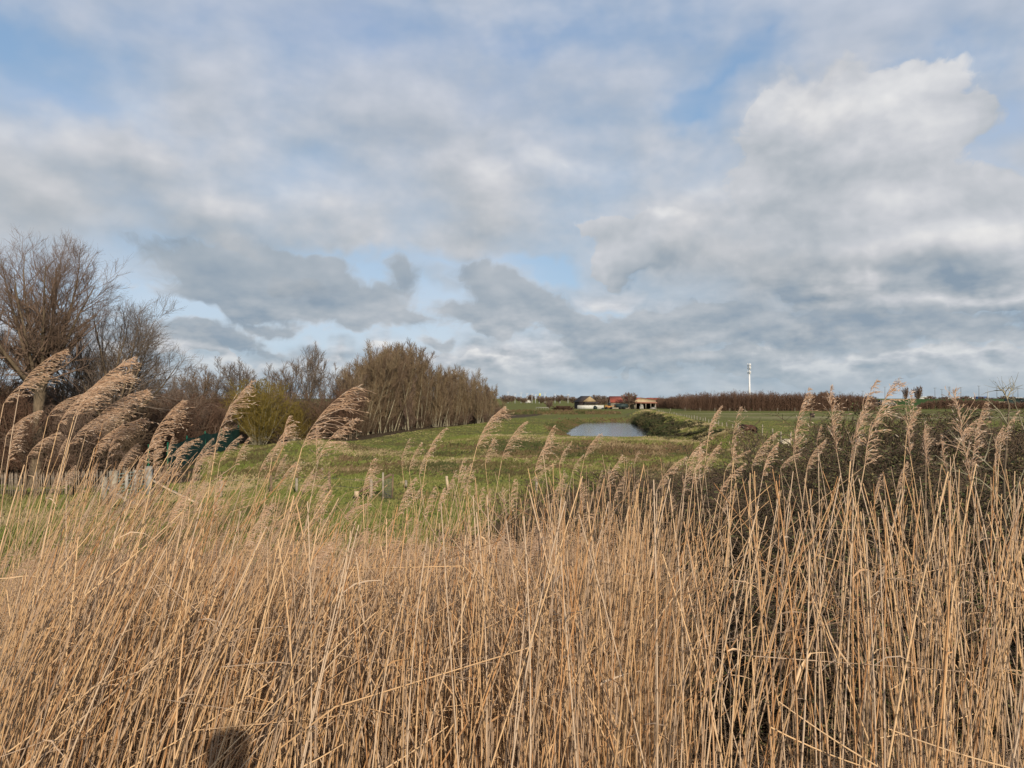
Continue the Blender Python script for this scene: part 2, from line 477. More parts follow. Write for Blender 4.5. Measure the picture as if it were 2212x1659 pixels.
def ground(x, y):
    x = np.asarray(x, float); y = np.asarray(y, float)
    z = np.interp(y, DIKE_Y, DIKE_Z)
    z = z + 0.10 * fb(x, y, 0.12, 1) * sstep(3, 20, y)
    z = z + 0.16 * fb(x, y, 0.05, 5) * sstep(15, 50, y) * (1 - sstep(110, 200, y))
    # bank across in front of the pond
    bx = sstep(-9, -1, x) * (1 - sstep(18, 24, x))
    z = z + (0.74 + 0.12 * fb(x, y, 0.08, 3)) * bx * sstep(57.5, 63.5, y) * (1 - sstep(68, 86, y))
    # low grassy rise in the left meadow and the knoll by the netting
    z = z + 0.55 * np.exp(-((x + 9) / 12) ** 2 - ((y - 92) / 30) ** 2)
    z = z + 1.0 * np.exp(-((x + 15.5) / 4.5) ** 2 - ((y - 58) / 8) ** 2)
    z = z + 0.5 * np.exp(-((x - 2) / 9) ** 2 - ((y - 140) / 28) ** 2)
    # ridge along the right side of the pond
    d, t = line_d(x, y, RIDGE)
    d = d * (1 + 0.25 * fb(x, y, 0.15, 8))
    rz_ = (1.52 + 0.16 * fb(x, y, 0.12, 9)) * (1 - sstep(0.3, 5.6, d)) * sstep(230, 190, y) * sstep(52, 61, y)
    z = np.maximum(z, rz_)
    # hedge bank closing the meadow behind
    z = z + 0.55 * np.exp(-((y - 212 - 0.15 * x) / 5) ** 2) * sstep(-30, -10, x) * (1 - sstep(22, 32, x))
    # pond basin
    sd_ = poly_sd(x, y, POND) + 0.7 * fb(x, y, 0.22, 11)
    lo = -1.9 + (z + 1.9) * sstep(-2.0, 5.5, sd_)
    z = np.where(sd_ < 5.5, lo, z)
    z = z + 0.035 * fb(x, y, 0.8, 13) * sstep(10, 14, y) * (1 - sstep(60, 130, y))
    return z
def gz(x, y): return float(ground(np.array([x]), np.array([y]))[0])

ys = np.concatenate([np.arange(-60, -5, 5.0), np.arange(-5, 14, 0.4), np.geomspace(14, 260, 330), np.geomspace(266, 6000, 46)])
u = np.linspace(-1, 1, 381)
xs = 75 * u + (6000 - 75) * np.sign(u) * np.clip((np.abs(u) - 0.72) / 0.28, 0, 1) ** 3
X, Y = np.meshgrid(xs, ys)
Z = ground(X, Y)
nx, ny = len(xs), len(ys)
ii = np.arange(nx * ny).reshape(ny, nx)
Q = np.stack([ii[:-1, :-1], ii[:-1, 1:], ii[1:, 1:], ii[1:, :-1]], -1).reshape(-1, 4)
# what grows where: x = rough dry growth, y = dark leaf litter and soil, z = pale straw streak
def cover(x, y):
    dry = sstep(-9, 0, x) * (1 - sstep(19, 26, x)) * sstep(61, 64, y) * (1 - sstep(70, 80, y)) * 0.65
    dr, _ = line_d(x, y, RIDGE)
    dry = np.maximum(dry, 0.7 * (1 - sstep(3, 7.5, dr)))
    dry = np.maximum(dry, 0.5 * np.exp(-((x + 10.6) / 3) ** 2 - ((y - 57) / 1.6) ** 2))
    litter = 1 - sstep(9.5, 11.0, y)
    thick = sstep(0.33, 0.45, np.arctan2(-x, y)) * sstep(36, 42, y) * (1 - sstep(180, 240, y))
    thick = np.maximum(thick, (1 - sstep(-0.6, 1.2, x + 0.175 * (150 - y) + 1.5)) * sstep(70, 76, y) * (1 - sstep(230, 250, y)))
    scrub = sstep(1.0, 4.0, x - 0.02 * y) * (1 - sstep(22, 27, y)) * sstep(9, 11, y)
    litter = np.maximum(litter, np.maximum(thick, 0.8 * scrub))
    # brown herbs on the near face of the bank
    litter = np.maximum(litter, 0.52 * sstep(-6, 0, x) * (1 - sstep(18, 24, x)) * sstep(56, 58, y) * (1 - sstep(62, 65, y)))
    sdp = poly_sd(x, y, POND)
    litter = np.maximum(litter, 0.75 * (1 - sstep(0.3, 2.6, sdp)))
    litter = np.maximum(litter, 0.7 * np.exp(-((y - 208 - 0.15 * x) / 3.5) ** 2) * (x < 30))
    s1 = np.maximum(np.exp(-((y - 176 + 0.10 * (x - 60)) / 14) ** 2), 0.8 * np.exp(-((y - 215 + 0.05 * (x - 60)) / 9) ** 2)) * sstep(36, 60, x)
    s2 = np.exp(-((y - 205) / 4) ** 2) * (1 - sstep(0, 18, x)) * 0.8
    return np.stack([dry, litter, np.maximum(s1, s2)], -1)
W = cover(X, Y)
t = NT('meadow', 1.0, 0.05)
P = t.pos()
at = t.attr('cover')
big = t.rng(t.noise(P, 0.05, 5.0, 0.6), 0.35, 0.65)
mid = t.rng(t.noise(P, 0.45, 5.0, 0.65), 0.36, 0.66)
fin = t.rng(t.noise(t.map(P, (1, 0.45, 1)), 5.0, 6.0, 0.7), 0.30, 0.72)
g = t.mix(big, (0.150, 0.185, 0.042), (0.180, 0.180, 0.055))
g = t.mix(t.math('MULTIPLY', mid, 0.65), g, (0.150, 0.118, 0.062))
g = t.mix(t.math('MULTIPLY', fin, 0.50), g, (0.050, 0.062, 0.018))
dryc = t.mix(fin, (0.23, 0.185, 0.095), (0.10, 0.088, 0.042))
lit = t.mix(fin, (0.115, 0.085, 0.055), (0.045, 0.034, 0.022))
k = t.math('MULTIPLY', at[0], t.rng(mid, 0.0, 1.0, 0.45, 1.15), clamp=True)
g = t.mix(k, g, dryc)
g = t.mix(t.math('MULTIPLY', at[2], t.rng(t.noise(t.map(P, (0.25, 1, 1)), 0.12, 6.0, 0.7), 0.38, 0.62)), g, (0.36, 0.30, 0.18))
g = t.mix(t.rng(t.math('ADD', at[1], t.math('MULTIPLY', t.math('SUBTRACT', mid, 0.5), 0.3)), 0.3, 0.7), g, lit)
t.bump(t.noise(P, 3.0, 6.0, 0.75), 0.9, 0.25)
M_GROUND = t.col(g)
o = link('ground', mesh('ground', np.stack([X, Y, Z], -1), Q, attr={'cover': W.reshape(-1, 3)}, smooth=True), M_GROUND)
tag(o, kind='structure')

# water: rippled by the wind
t = NT('pond_water', 0.06, 0.5)
P = t.pos()
h = t.noise(t.map(P, (1.0, 0.35, 1)), 2.6, 5.0, 0.6)
t.bump(h, 0.35, 0.10)
M_WATER = t.col((0.045, 0.055, 0.062))
a = np.array([(2, 88), (36, 88), (40, 182), (2, 182)], float)
gx, gy = np.meshgrid(np.linspace(4, 34, 12), np.linspace(86, 180, 20))
ok = poly_sd(gx, gy, POND)
jj = np.arange(gx.size).reshape(gx.shape)
Q = np.stack([jj[:-1, :-1], jj[:-1, 1:], jj[1:, 1:], jj[1:, :-1]], -1).reshape(-1, 4)
tag(link('pond_water', mesh('pond_water', np.stack([gx, gy, np.full(gx.shape, WATER_Z)], -1), Q), M_WATER), kind='structure')

# ================================================================== trees and shrubs
def unit(a): return a / (np.linalg.norm(a, axis=-1, keepdims=True) + 1e-9)
def spawn(g, P, Rr, n, t0, t1, ang, ang_sd, length, taper, k=5, up=0.15, wob=0.12, rr=0.55, wind=(0, 0, 0), lmin=0.6, tipr=0.35):
    """n children on every branch of (P, R)"""
    m, kp, _ = P.shape
    T = np.clip(t0 + (t1 - t0) * (np.arange(n)[None] + g.random((m, n))) / n, 0, 0.999)
    f = T * (kp - 1); i = f.astype(int); w = (f - i)[..., None]
    r = np.arange(m)[:, None]
    A, B = P[r, i], P[r, i + 1]
    base = A * (1 - w) + B * w
    rad = Rr[r, i] * (1 - w[..., 0]) + Rr[r, i + 1] * w[..., 0]
    tan = unit(B - A)
    rv = unit(g.normal(size=(m, n, 3)))
    side = unit(rv - (rv * tan).sum(-1, keepdims=True) * tan)
    a = np.radians(g.normal(ang, ang_sd, (m, n)))[..., None]
    d = tan * np.cos(a) + side * np.sin(a)
    L = length * (1 - taper * T) * g.uniform(lmin, 1.15, (m, n))
    d = d.reshape(-1, 3); base = base.reshape(-1, 3); L = L.ravel(); rad = rad.ravel()
    N = len(d)
    pts = np.zeros((N, k, 3)); pts[:, 0] = base
    cur = d
    for j in range(1, k):
        cur = unit(cur + np.array([0, 0, up]) + np.array(wind) * 0.2 + wob * g.normal(size=(N, 3)))
        pts[:, j] = pts[:, j - 1] + cur * (L / (k - 1))[:, None]
    r0 = rad * rr * g.uniform(0.75, 1.1, N)
    R2 = r0[:, None] * np.linspace(1, tipr, k)[None]
    return pts, R2
def trunk_paths(g, bases, heights, radii, lean, k=7, wob=0.05, up=0.1):
    n = len(bases); P = np.zeros((n, k, 3)); P[:, 0] = bases
    cur = unit(np.array(lean, float))
    for j in range(1, k):
        cur = unit(cur + np.array([0, 0, up]) + wob * g.normal(size=(n, 3)))
        P[:, j] = P[:, j - 1] + cur * (np.array(heights) / (k - 1))[:, None]
    return P, np.array(radii)[:, None] * np.linspace(1, 0.4, k)[None]

def bark(name, a, b, twig=None, rough=0.95):
    t = NT(name, rough, 0.08)
    o = t.obj()
    f = t.rng(t.noise(t.map(o, (1, 1, 0.3)), 6.0, 5.0, 0.65), 0.35, 0.68)
    c = t.mix(f, a, b)
    v = t.rng(t.rand(), 0.0, 1.0, 0.0, 0.35)
    return t.col(t.mix(v, c, tuple(x * 0.6 for x in a)))
M_BARK = bark('grey_brown_bark', (0.20, 0.155, 0.105), (0.10, 0.078, 0.055))
M_PALEBARK = bark('pale_grey_bark', (0.34, 0.31, 0.22), (0.19, 0.17, 0.11))
M_TWIG_RED = bark('reddish_twigs', (0.235, 0.165, 0.125), (0.155, 0.112, 0.086))
M_TWIG_OLIVE = bark('olive_brown_twigs', (0.275, 0.205, 0.125), (0.185, 0.138, 0.088))
M_TWIG_BROWN = bark('brown_twigs', (0.190, 0.135, 0.090), (0.120, 0.086, 0.060))
M_TWIG_GREY = bark('grey_twigs', (0.200, 0.160, 0.130), (0.120, 0.098, 0.082))
M_TWIG_YELLOW = bark('yellow_willow_twigs', (0.23, 0.175, 0.045), (0.15, 0.115, 0.035))
M_TWIG_FAR = bark('far_red_brown_twigs', (0.165, 0.100, 0.070), (0.100, 0.064, 0.046))

def parts_mesh(name, groups, sides):
    vs, qs, n = [], [], 0
    for (P, Rr), sd_ in zip(groups, sides):
        v, q = tubes(P, Rr, sd_); vs.append(v); qs.append(q + n); n += len(v)
    return mesh(name, np.concatenate(vs), np.concatenate(qs), smooth=True)
def tree_obj(name, wood, twigs, mw, mt, wood_sides, twig_sides, loc=(0, 0, 0)):
    r = empty(name, loc)
    link('trunk', parts_mesh('trunk', wood, wood_sides), mw, r)
    link('crown', parts_mesh('crown', twigs, twig_sides), mt, r)
    return r

def big_willow(seed, H, fork, nl, spread, mt, lean=(0, 0, 1), wind=(0, 0, 0), n1=9, n2=9, n3=6, tw=0.006, r0=0.30, a1=34):
    g = np.random.default_rng(seed)
    T = trunk_paths(g, np.zeros((1, 3)), [fork], [r0], lean, 5, 0.04, 0.0)
    T[1][:, -1] = r0 * 0.8
    top = T[0][0, -1]
    base = np.repeat(top[None], nl, 0) + g.normal(0, 0.06, (nl, 3))
    az_ = np.arange(nl) / nl * 2 * np.pi + g.normal(0, 0.25, nl)
    inc = g.uniform(0.15, spread, nl)
    d = np.stack([np.cos(az_) * np.sin(inc), np.sin(az_) * np.sin(inc) * 0.9, np.cos(inc)], -1) + np.array(wind) * 0.35
    k = 8; L = (H - fork) * g.uniform(0.82, 1.04, nl) * (1 - 0.16 * (inc / spread))
    P = np.zeros((nl, k, 3)); P[:, 0] = base; cur = unit(d)
    for j in range(1, k):
        cur = unit(cur + np.array([0, 0, 0.05]) + 0.06 * g.normal(size=(nl, 3)))
        P[:, j] = P[:, j - 1] + cur * (L / (k - 1))[:, None]
    LR = (r0 * 0.42 * g.uniform(0.6, 1.0, nl))[:, None] * np.linspace(1, 0.12, k)[None]
    wind = tuple(0.35 * c for c in wind)
    L1 = spawn(g, P, LR, n1, 0.10, 0.98, a1, 10, (H - fork) * 0.46, 0.55, 6, 0.08, 0.12, 0.62, wind)
    L2 = spawn(g, *L1, n2, 0.1, 1.0, a1, 12, (H - fork) * 0.19, 0.5, 5, 0.06, 0.14, 0.55, wind)
    L3 = spawn(g, *L2, n3, 0.1, 1.0, 34, 12, (H - fork) * 0.085, 0.4, 4, 0.08, 0.12, 0.6, wind)
    L1 = (L1[0], np.maximum(L1[1], tw * 1.9)); L2 = (L2[0], np.maximum(L2[1], tw * 1.3)); L3 = (L3[0], np.maximum(L3[1], tw) * np.linspace(1, .5, 4)[None])
    return [T, (P, LR)], [L1, L2, L3]

def measure(root, q=97.5):
    """height of a thing's foliage and twigs above its base, unscaled"""
    ch = [c for c in root.children if c.name.split('.')[0] in ('crown', 'twigs')][0]
    a = np.empty(len(ch.data.vertices) * 3, np.float32); ch.data.vertices.foreach_get('co', a)
    return float(np.percentile(a.reshape(-1, 3)[:, 2], q))
def place(root, x, y, rz=0.0, s=1.0, zoff=-0.05, sz=None, tilt=0.0):
    root.location = (x, y, gz(x, y) + zoff); root.rotation_euler = (0, tilt, rz); root.scale = (s, s, sz or s)
    return root

# the tall pollarded willow at the left edge
w, tw = big_willow(3, 12.4, 4.9, 15, 0.92, M_TWIG_RED, n1=13, n2=10, n3=8, r0=0.36, tw=0.0036, a1=42)
o = tree_obj('willow_tree', w, tw, M_BARK, M_TWIG_RED, [9, 6], [4, 3, 3])
tag(o, 'tall bare willow with a thick trunk and fanned reddish crown at the left edge', 'tree')
place(o, -23.8, 38, 0.4, 1.0)
w, tw = big_willow(12, 9.4, 2.6, 14, 0.95, M_TWIG_GREY, wind=(0.55, 0, 0), n1=12, n2=10, n3=8, r0=0.24, tw=0.0038, lean=(0.25, 0, 1), a1=42)
o = tree_obj('willow_tree', w, tw, M_BARK, M_TWIG_GREY, [8, 6], [4, 3, 3])
tag(o, 'lower bare willow leaning to the right beside the tall reddish willow', 'tree')
place(o, -22.8, 41.5, 0.0, 1.08)
w, tw = big_willow(21, 9.0, 2.8, 9, 0.6, M_TWIG_BROWN, n1=8, n2=8, n3=6, r0=0.22, tw=0.0065)
o = tree_obj('willow_tree', w, tw, M_BARK, M_TWIG_BROWN, [8, 6], [4, 3, 3])
tag(o, 'bare brown willow half cut off by the left edge of the view', 'tree')
place(o, -28.6, 40.5, 1.0, 1.0)
o = copy_tree(note_kids(o)); tag(o, 'slim bare willow standing right behind the tall reddish willow trunk', 'tree'); place(o, -27.5, 47, 2.2, 0.95)

# grove left of the pond: slender multi-stemmed trees, several moulds
def grove_tree(seed, H, stems, mt, tw=0.011, n1=12, n2=9, spreadx=0.6, n3=5):
    g = np.random.default_rng(seed)
    b = np.stack([g.normal(0, 0.25, stems), g.normal(0, 0.25, stems), np.zeros(stems)], -1)
    k = 8; P = np.zeros((stems, k, 3)); P[:, 0] = b
    cur = unit(np.stack([g.normal(0, 0.16, stems), g.normal(0, 0.16, stems), np.ones(stems)], -1))
    L = H * g.uniform(0.78, 1.0, stems)
    for j in range(1, k):
        cur = unit(cur + np.array([0, 0, 0.03]) + 0.05 * g.normal(size=(stems, 3)))
        P[:, j] = P[:, j - 1] + cur * (L / (k - 1))[:, None]
    Rr = (0.055 * H / 8 * g.uniform(0.6, 1.15, stems))[:, None] * np.linspace(1, 0.14, k)[None]
    L1 = spawn(g, P, Rr, n1, 0.10, 0.98, 30, 9, H * 0.30, 0.60, 5, 0.14, 0.08, 0.55)
    L2 = spawn(g, *L1, n2, 0.08, 1.0, 32, 10, H * 0.125, 0.45, 4, 0.12, 0.10, 0.6)
    L3 = spawn(g, *L2, n3, 0.08, 1.0, 32, 10, H * 0.06, 0.4, 3, 0.10, 0.10, 0.7)
    L1 = (L1[0], np.maximum(L1[1], 0.016)); L2 = (L2[0], np.maximum(L2[1], tw)); L3 = (L3[0], np.maximum(L3[1], tw * 0.8))
    return [(P, Rr)], [L1, L2, L3]
G_GROVE = 'slender bare trees in the grove left of the pond'
protos = []
for i, (sd_, H, st, mt) in enumerate([(31, 8.4, 4, M_TWIG_OLIVE), (32, 8.8, 3, M_TWIG_BROWN), (33, 8.0, 5, M_TWIG_OLIVE), (34, 8.6, 4, M_TWIG_RED), (35, 8.2, 4, M_TWIG_OLIVE), (36, 7.6, 5, M_TWIG_BROWN)]):
    w, tw = grove_tree(sd_, H, st, mt)
    o = tree_obj('bare_tree', w, tw, M_PALEBARK, mt, [5], [3, 3, 3])
    protos.append(note_kids(o))
def sil(X):
    """top of the wood in pixel rows"""
    return np.interp(X, [338, 352, 366, 380, 393, 412, 430, 463, 486, 502, 507], [376, 366, 353, 346, 341, 347, 362, 366, 379, 391, 400])
spots = []
g = np.random.default_rng(5)
front = [(350 + 5.6 * i, 437.5 - 16.5 * (i / 27.0) ** 0.92) for i in range(28)]
for row in range(3):
    for i, (X_, Y_) in enumerate(front):
        if row == 2 and i % 2: continue
        x, y = gpx(X_ + g.normal(0, 1.5), Y_, 0.4)
        y2 = y + row * (4.5 + 2.5 * g.random()) + g.normal(0, 0.8); x2 = x * (1 - 0.01 * row) - row * (0.7) + g.normal(0, 0.5) + row * x / y * 4.0
        spots.append((x2, y2, row))
first = [True] * len(protos)
for n_, (x, y, row) in enumerate(spots):
    k_ = int(g.integers(0, len(protos)))
    if first[k_]: o = protos[k_]; first[k_] = False
    else: o = copy_tree(protos[k_])
    X_ = 512 + x / y * F
    want = (398 - sil(X_) - abs(g.normal(0, 7))) / F * y + CAM_Z - gz(x, y)
    H0 = measure(o, 99.5)
    s = want / H0
    tag(o, ('slender multi-stemmed bare tree at the grassy front edge of the grove left of the pond' if row == 0 else
            'slender bare tree inside the grove left of the pond, seen behind its front row'), 'tree', G_GROVE)
    place(o, x, y, g.uniform(0, 6.28), max(0.75, s * 0.95), sz=s)
for k_, f_ in enumerate(first):
    if f_: bpy.data.objects.remove(protos[k_])

# bare broad trees over the thicket, between the willow and the grove
def round_tree(seed, H, mt, tw=0.011, fork=0.28, spread=0.9, nl=8):
    w, t_ = big_willow(seed, H, H * fork, nl, spread, mt, n1=8, n2=8, n3=5, tw=tw, r0=0.028 * H)
    return w, t_
rt = []
for sd_, H, mt, sp in ((41, 9, M_TWIG_GREY, 0.95), (42, 9, M_TWIG_BROWN, 0.8), (43, 9, M_TWIG_GREY, 0.6)):
    w, tw = round_tree(sd_, H, mt, spread=sp)
    rt.append(note_kids(tree_obj('bare_tree', w, tw, M_BARK, mt, [6, 5], [3, 3, 3])))
spec = [  # X, top row, distance, mould, width, label
    (160, 362, 74, 0, 1.1, 'round-headed dark bare tree directly right of the leaning willow'),
    (196, 368, 80, 1, 1.0, 'bare tree between the round-headed dark tree and the yellowish willow bush'),
    (214, 360, 92, 0, 1.1, 'bare grey tree over the red-brown thicket, just left of the yellowish willow bush'),
    (240, 362, 95, 2, 1.1, 'bare grey tree standing behind the left half of the yellowish willow bush'),
    (266, 366, 98, 0, 1.0, 'bare grey tree standing behind the right half of the yellowish willow bush'),
    (288, 362, 84, 1, 0.8, 'bare brown tree just right of the yellowish willow bush'),
    (308, 346, 78, 2, 0.72, 'tall thin airy bare tree rising above its neighbours left of the grove'),
    (326, 362, 86, 0, 1.0, 'bare spreading tree between the tall airy tree and the grove'),
    (344, 364, 96, 1, 1.0, 'brown bare tree at the left end of the grove'),
    (131, 372, 66, 1, 0.9, 'bare tree showing through the low branches of the leaning willow'),
    (100, 352, 62, 2, 1.0, 'bare tree behind the trunk of the leaning willow'),
    (20, 380, 60, 0, 1.2, 'bare tree deep in the thicket behind the left willow'),
]
used = set()
for X_, Y_, d_, m_, wd, lb in spec:
    o = rt[m_] if m_ not in used else copy_tree(rt[m_]); used.add(m_)
    p = px(X_, Y_, d_); z0 = gz(p.x, d_)
    s = (p.z - z0) / measure(o, 99)
    tag(o, lb, 'tree'); place(o, p.x, d_, X_ * 1.7, s * wd, sz=s)

# shrubs: many stems from one stool
def shrub(seed, H, W_, stems, n1, n2, tw, bend=0.5, up=0.05):
    g = np.random.default_rng(seed)
    a = g.uniform(0, 2 * np.pi, stems); inc = np.abs(g.normal(0, bend, stems))
    b = np.stack([np.cos(a) * W_ * 0.25 * g.random(stems), np.sin(a) * W_ * 0.25 * g.random(stems), np.zeros(stems)], -1)
    k = 6; P = np.zeros((stems, k, 3)); P[:, 0] = b
    cur = unit(np.stack([np.cos(a) * np.sin(inc), np.sin(a) * np.sin(inc), np.cos(inc)], -1))
    L = H * g.uniform(0.7, 1.05, stems)
    for j in range(1, k):
        cur = unit(cur + np.array([0, 0, up]) + 0.10 * g.normal(size=(stems, 3)))
        P[:, j] = P[:, j - 1] + cur * (L / (k - 1))[:, None]
    Rr = (0.009 * H ** 0.6 * g.uniform(0.6, 1.2, stems))[:, None] * np.linspace(1, 0.2, k)[None]
    L1 = spawn(g, P, Rr, n1, 0.1, 1.0, 34, 12, H * 0.36, 0.5, 5, 0.06, 0.16, 0.65)
    L2 = spawn(g, *L1, n2, 0.05, 1.0, 38, 14, H * 0.15, 0.4, 4, 0.04, 0.18, 0.7)
    L1 = (L1[0], np.maximum(L1[1], tw * 1.3)); L2 = (L2[0], np.maximum(L2[1], tw))
    return [(P, Rr)], [L1, L2]
def shrub_obj(name, seed, H, W_, stems, n1, n2, tw, mw, mt, bend=0.5, leaves=None):
    w, t_ = shrub(seed, H, W_, stems, n1, n2, tw, bend)
    # pull in the few shoots that would stick far out of the top
    cap = np.percentile(np.concatenate([a[0][:, -1, 2] for a in t_]), 97)
    for a in w + t_:
        hi = a[0][..., 2] > cap; a[0][..., 2] = np.where(hi, cap + (a[0][..., 2] - cap) * 0.3, a[0][..., 2])
    r = empty(name)
    link('stems', parts_mesh('stems', w, [4]), mw, r)
    link('twigs', parts_mesh('twigs', t_, [3, 3]), mt, r)
    if leaves:
        n, size, ml, lo = leaves
        g = np.random.default_rng(seed + 1)
        P = t_[1][0]; r1 = g.integers(0, len(P), n); r2 = g.integers(1, P.shape[1], n)
        c = P[r1, r2] + g.normal(0, 0.03, (n, 3))
        keep = c[:, 2] > lo * H * g.random(n); c = c[keep]; n = len(c)
        u_ = unit(g.normal(size=(n, 3))); v_ = unit(np.cross(u_, g.normal(size=(n, 3))))
        s_ = size * g.uniform(0.5, 1.2, (n, 1))
        V = np.stack([c - u_ * s_, c + v_ * s_ * 0.45, c + u_ * s_, c - v_ * s_ * 0.45], 1)
        a_ = np.repeat(np.stack([g.random(n), g.random(n), g.random(n)], -1)[:, None], 4, 1)
        link('leaves', mesh('leaves', V, np.arange(4 * n).reshape(n, 4), attr={'leaf': a_.reshape(-1, 3)}), ml, r)
    return note_kids(r)

# brown thicket left, behind the paling fence
th = [shrub_obj('bare_shrub', 51, 3.6, 3.0, 46, 11, 8, 0.0070, M_BARK, M_TWIG_BROWN, 0.42),
      shrub_obj('bare_shrub', 52, 3.6, 3.0, 44, 11, 8, 0.0075, M_BARK, M_TWIG_FAR, 0.5),
      shrub_obj('bare_shrub', 53, 3.6, 3.0, 46, 11, 8, 0.0070, M_BARK, M_TWIG_RED, 0.36)]
def thick_top(X_): return np.interp(X_, [-20, 60, 130, 180, 230, 290, 345, 360], [380, 392, 400, 392, 398, 394, 392, 400])
n_ = 0; used = set()
G_TH = 'bare shrubs of the thicket between the paling fence and the grove'
for row, (d0, lo) in enumerate(((41, -15), (48, -15), (56, -20), (66, -20), (78, 90), (90, 150))):
    X_ = lo
    while X_ < 352:
        x = (X_ - 512) / F * d0
        lim = np.interp(d0, [41, 48, 56, 66, 78, 90], [112, 158, 196, 226, 352, 352])
        if X_ < lim:
            y = d0 + g.uniform(-2.5, 2.5); x = (X_ - 512) / F * y
            m_ = int(g.integers(0, 3)); o = th[m_] if m_ not in used else copy_tree(th[m_]); used.add(m_)
            top = thick_top(X_) + g.uniform(-4, 12) + (6 if row < 2 else 0)
            H_ = (398 - top) / F * y + CAM_Z - gz(x, y)
            s = H_ / measure(o, 98)
            tag(o, ('bare brown shrub in the front of the thicket, just behind the paling fence' if row < 2 else
                    'bare red-brown shrub deep in the thicket left of the grove'), 'shrub', G_TH)
            place(o, x, y, g.uniform(0, 6.3), s * 1.05, sz=s)
        X_ += 2.5 / d0 * F * g.uniform(0.8, 1.15)
# brush among the stems of the grove
for i, (X_, Y_) in enumerate(front):
    for row in range(2):
        if (i + row) % 2: continue
        x, y = gpx(X_ + g.normal(0, 2), Y_, 0.4); y += 2.5 + row * 3.5; x -= 0.5
        m_ = int(g.integers(0, 3)); o = copy_tree(th[m_])
        tag(o, 'low brown brush growing between the stems of the grove', 'shrub', 'brush between the stems of the grove')
        place(o, x, y, g.uniform(0, 6.3), g.uniform(0.8, 1.0), sz=g.uniform(0.45, 0.8))
# yellow-green willow bush
t = None
o = shrub_obj('willow_bush', 61, 5.4, 3.2, 46, 11, 8, 0.011, M_PALEBARK, M_TWIG_YELLOW, 0.42)
tag(o, 'rounded willow bush of yellow-green twigs in front of the bare trees', 'bush')
p = px(258, 381, 72); place(o, p.x, 72, 0, 1.0, sz=(p.z - gz(p.x, 72)) / measure(o, 98))
o = copy_tree(o); tag(o, 'smaller olive willow bush at the right foot of the large yellow-green one', 'bush')
p = px(292, 402, 76); place(o, p.x, 76, 2, 0.75, sz=(p.z - gz(p.x, 76)) / measure(o, 98))

# ================================================================== farm, mast, fences, far things
M_CREAM = simple('weathered_cream_render', (0.50, 0.45, 0.34), (0.36, 0.32, 0.24), 0.8)
M_WHITEWALL = simple('stained_white_wall', (0.62, 0.62, 0.58), (0.40, 0.41, 0.38), 0.5)
M_TANBOARD = simple('tan_boarding', (0.36, 0.28, 0.16), (0.27, 0.20, 0.12), 0.9)
M_DARKROOF = simple('dark_slate_roof', (0.070, 0.055, 0.050), (0.045, 0.036, 0.034), 1.2)
M_DARKWALL = simple('tarred_wall_bay_shade', (0.045, 0.035, 0.035), None, 1.0)
M_REDROOF = simple('red_tiles', (0.38, 0.105, 0.070), (0.28, 0.080, 0.055), 0.9)
M_ORANGE = simple('orange_tiles', (0.33, 0.165, 0.11), (0.25, 0.12, 0.085), 1.1)
M_WOODPOST = simple('weathered_grey_wood', (0.36, 0.32, 0.25), (0.22, 0.19, 0.145), 4.0, bump=0.4)
M_BROWNPOST = simple('brown_wood', (0.20, 0.145, 0.09), (0.12, 0.085, 0.055), 4.0, bump=0.4)
M_PALEWOOD = simple('pale_split_wood', (0.60, 0.47, 0.32), (0.42, 0.32, 0.21), 5.0, bump=0.3)
M_WHITEPAINT = simple('worn_white_paint', (0.36, 0.345, 0.31), (0.20, 0.19, 0.17), 5.0)
M_STEEL = simple('galvanised_steel', (0.55, 0.57, 0.58), (0.42, 0.44, 0.45), 2.0, 0.5)
M_MAST = simple('mast_white', (0.72, 0.73, 0.74), (0.62, 0.63, 0.65), 0.5, 0.5)
M_GREENNET = simple('dark_green_netting', (0.008, 0.046, 0.036), (0.005, 0.028, 0.022), 1.5)
M_GREENPAINT = simple('green_paint', (0.015, 0.12, 0.07), None, 2.0, 0.5)
M_HAY = simple('orange_straw', (0.42, 0.22, 0.08), (0.25, 0.13, 0.05), 2.0)
M_DARKMETAL = simple('dark_machine_paint', (0.035, 0.055, 0.055), (0.02, 0.03, 0.03), 1.0, 0.5)
M_BLUE = simple('blue_sheeting', (0.06, 0.13, 0.32), None, 0.5)
M_GLASS = simple('dark_glass', (0.03, 0.035, 0.04), None, 1.0, 0.15)
M_TYRE = simple('tyre', (0.02, 0.02, 0.02), None, 1.0)

def at(X_, Y_, d):
    p = px(X_, Y_, d); return p
def gable(geo_w, geo_r, w, l, h, rh, over=0.35, th=0.12):
    """walls with two gables facing -y / +y; roof slopes to the left and right"""
    v = [(-w/2, -l/2, 0), (w/2, -l/2, 0), (w/2, -l/2, h), (0, -l/2, h + rh), (-w/2, -l/2, h),
         (-w/2, l/2, 0), (w/2, l/2, 0), (w/2, l/2, h), (0, l/2, h + rh), (-w/2, l/2, h)]
    geo_w.add(v, [(0, 1, 2, 4), (6, 5, 9, 7), (1, 6, 7, 2), (5, 0, 4, 9)], [(4, 2, 3), (7, 9, 8)])
    for s in (-1, 1):
        n = np.array([s * rh, 0, w / 2]); n = n / np.linalg.norm(n)
        a = np.array([0, 0, h + rh]) + n * 0.02; b = np.array([s * w / 2, 0, h]) + n * 0.02
        e = (b - a) / np.linalg.norm(b - a); b = b + e * over
        L = l / 2 + over
        k = [a + [0, -L, 0], a + [0, L, 0], b + [0, L, 0], b + [0, -L, 0]]
        k = k + [q + n * th for q in k]
        geo_r.add(k, [(0, 1, 2, 3), (4, 7, 6, 5), (0, 4, 5, 1), (1, 5, 6, 2), (2, 6, 7, 3), (3, 7, 4, 0)])
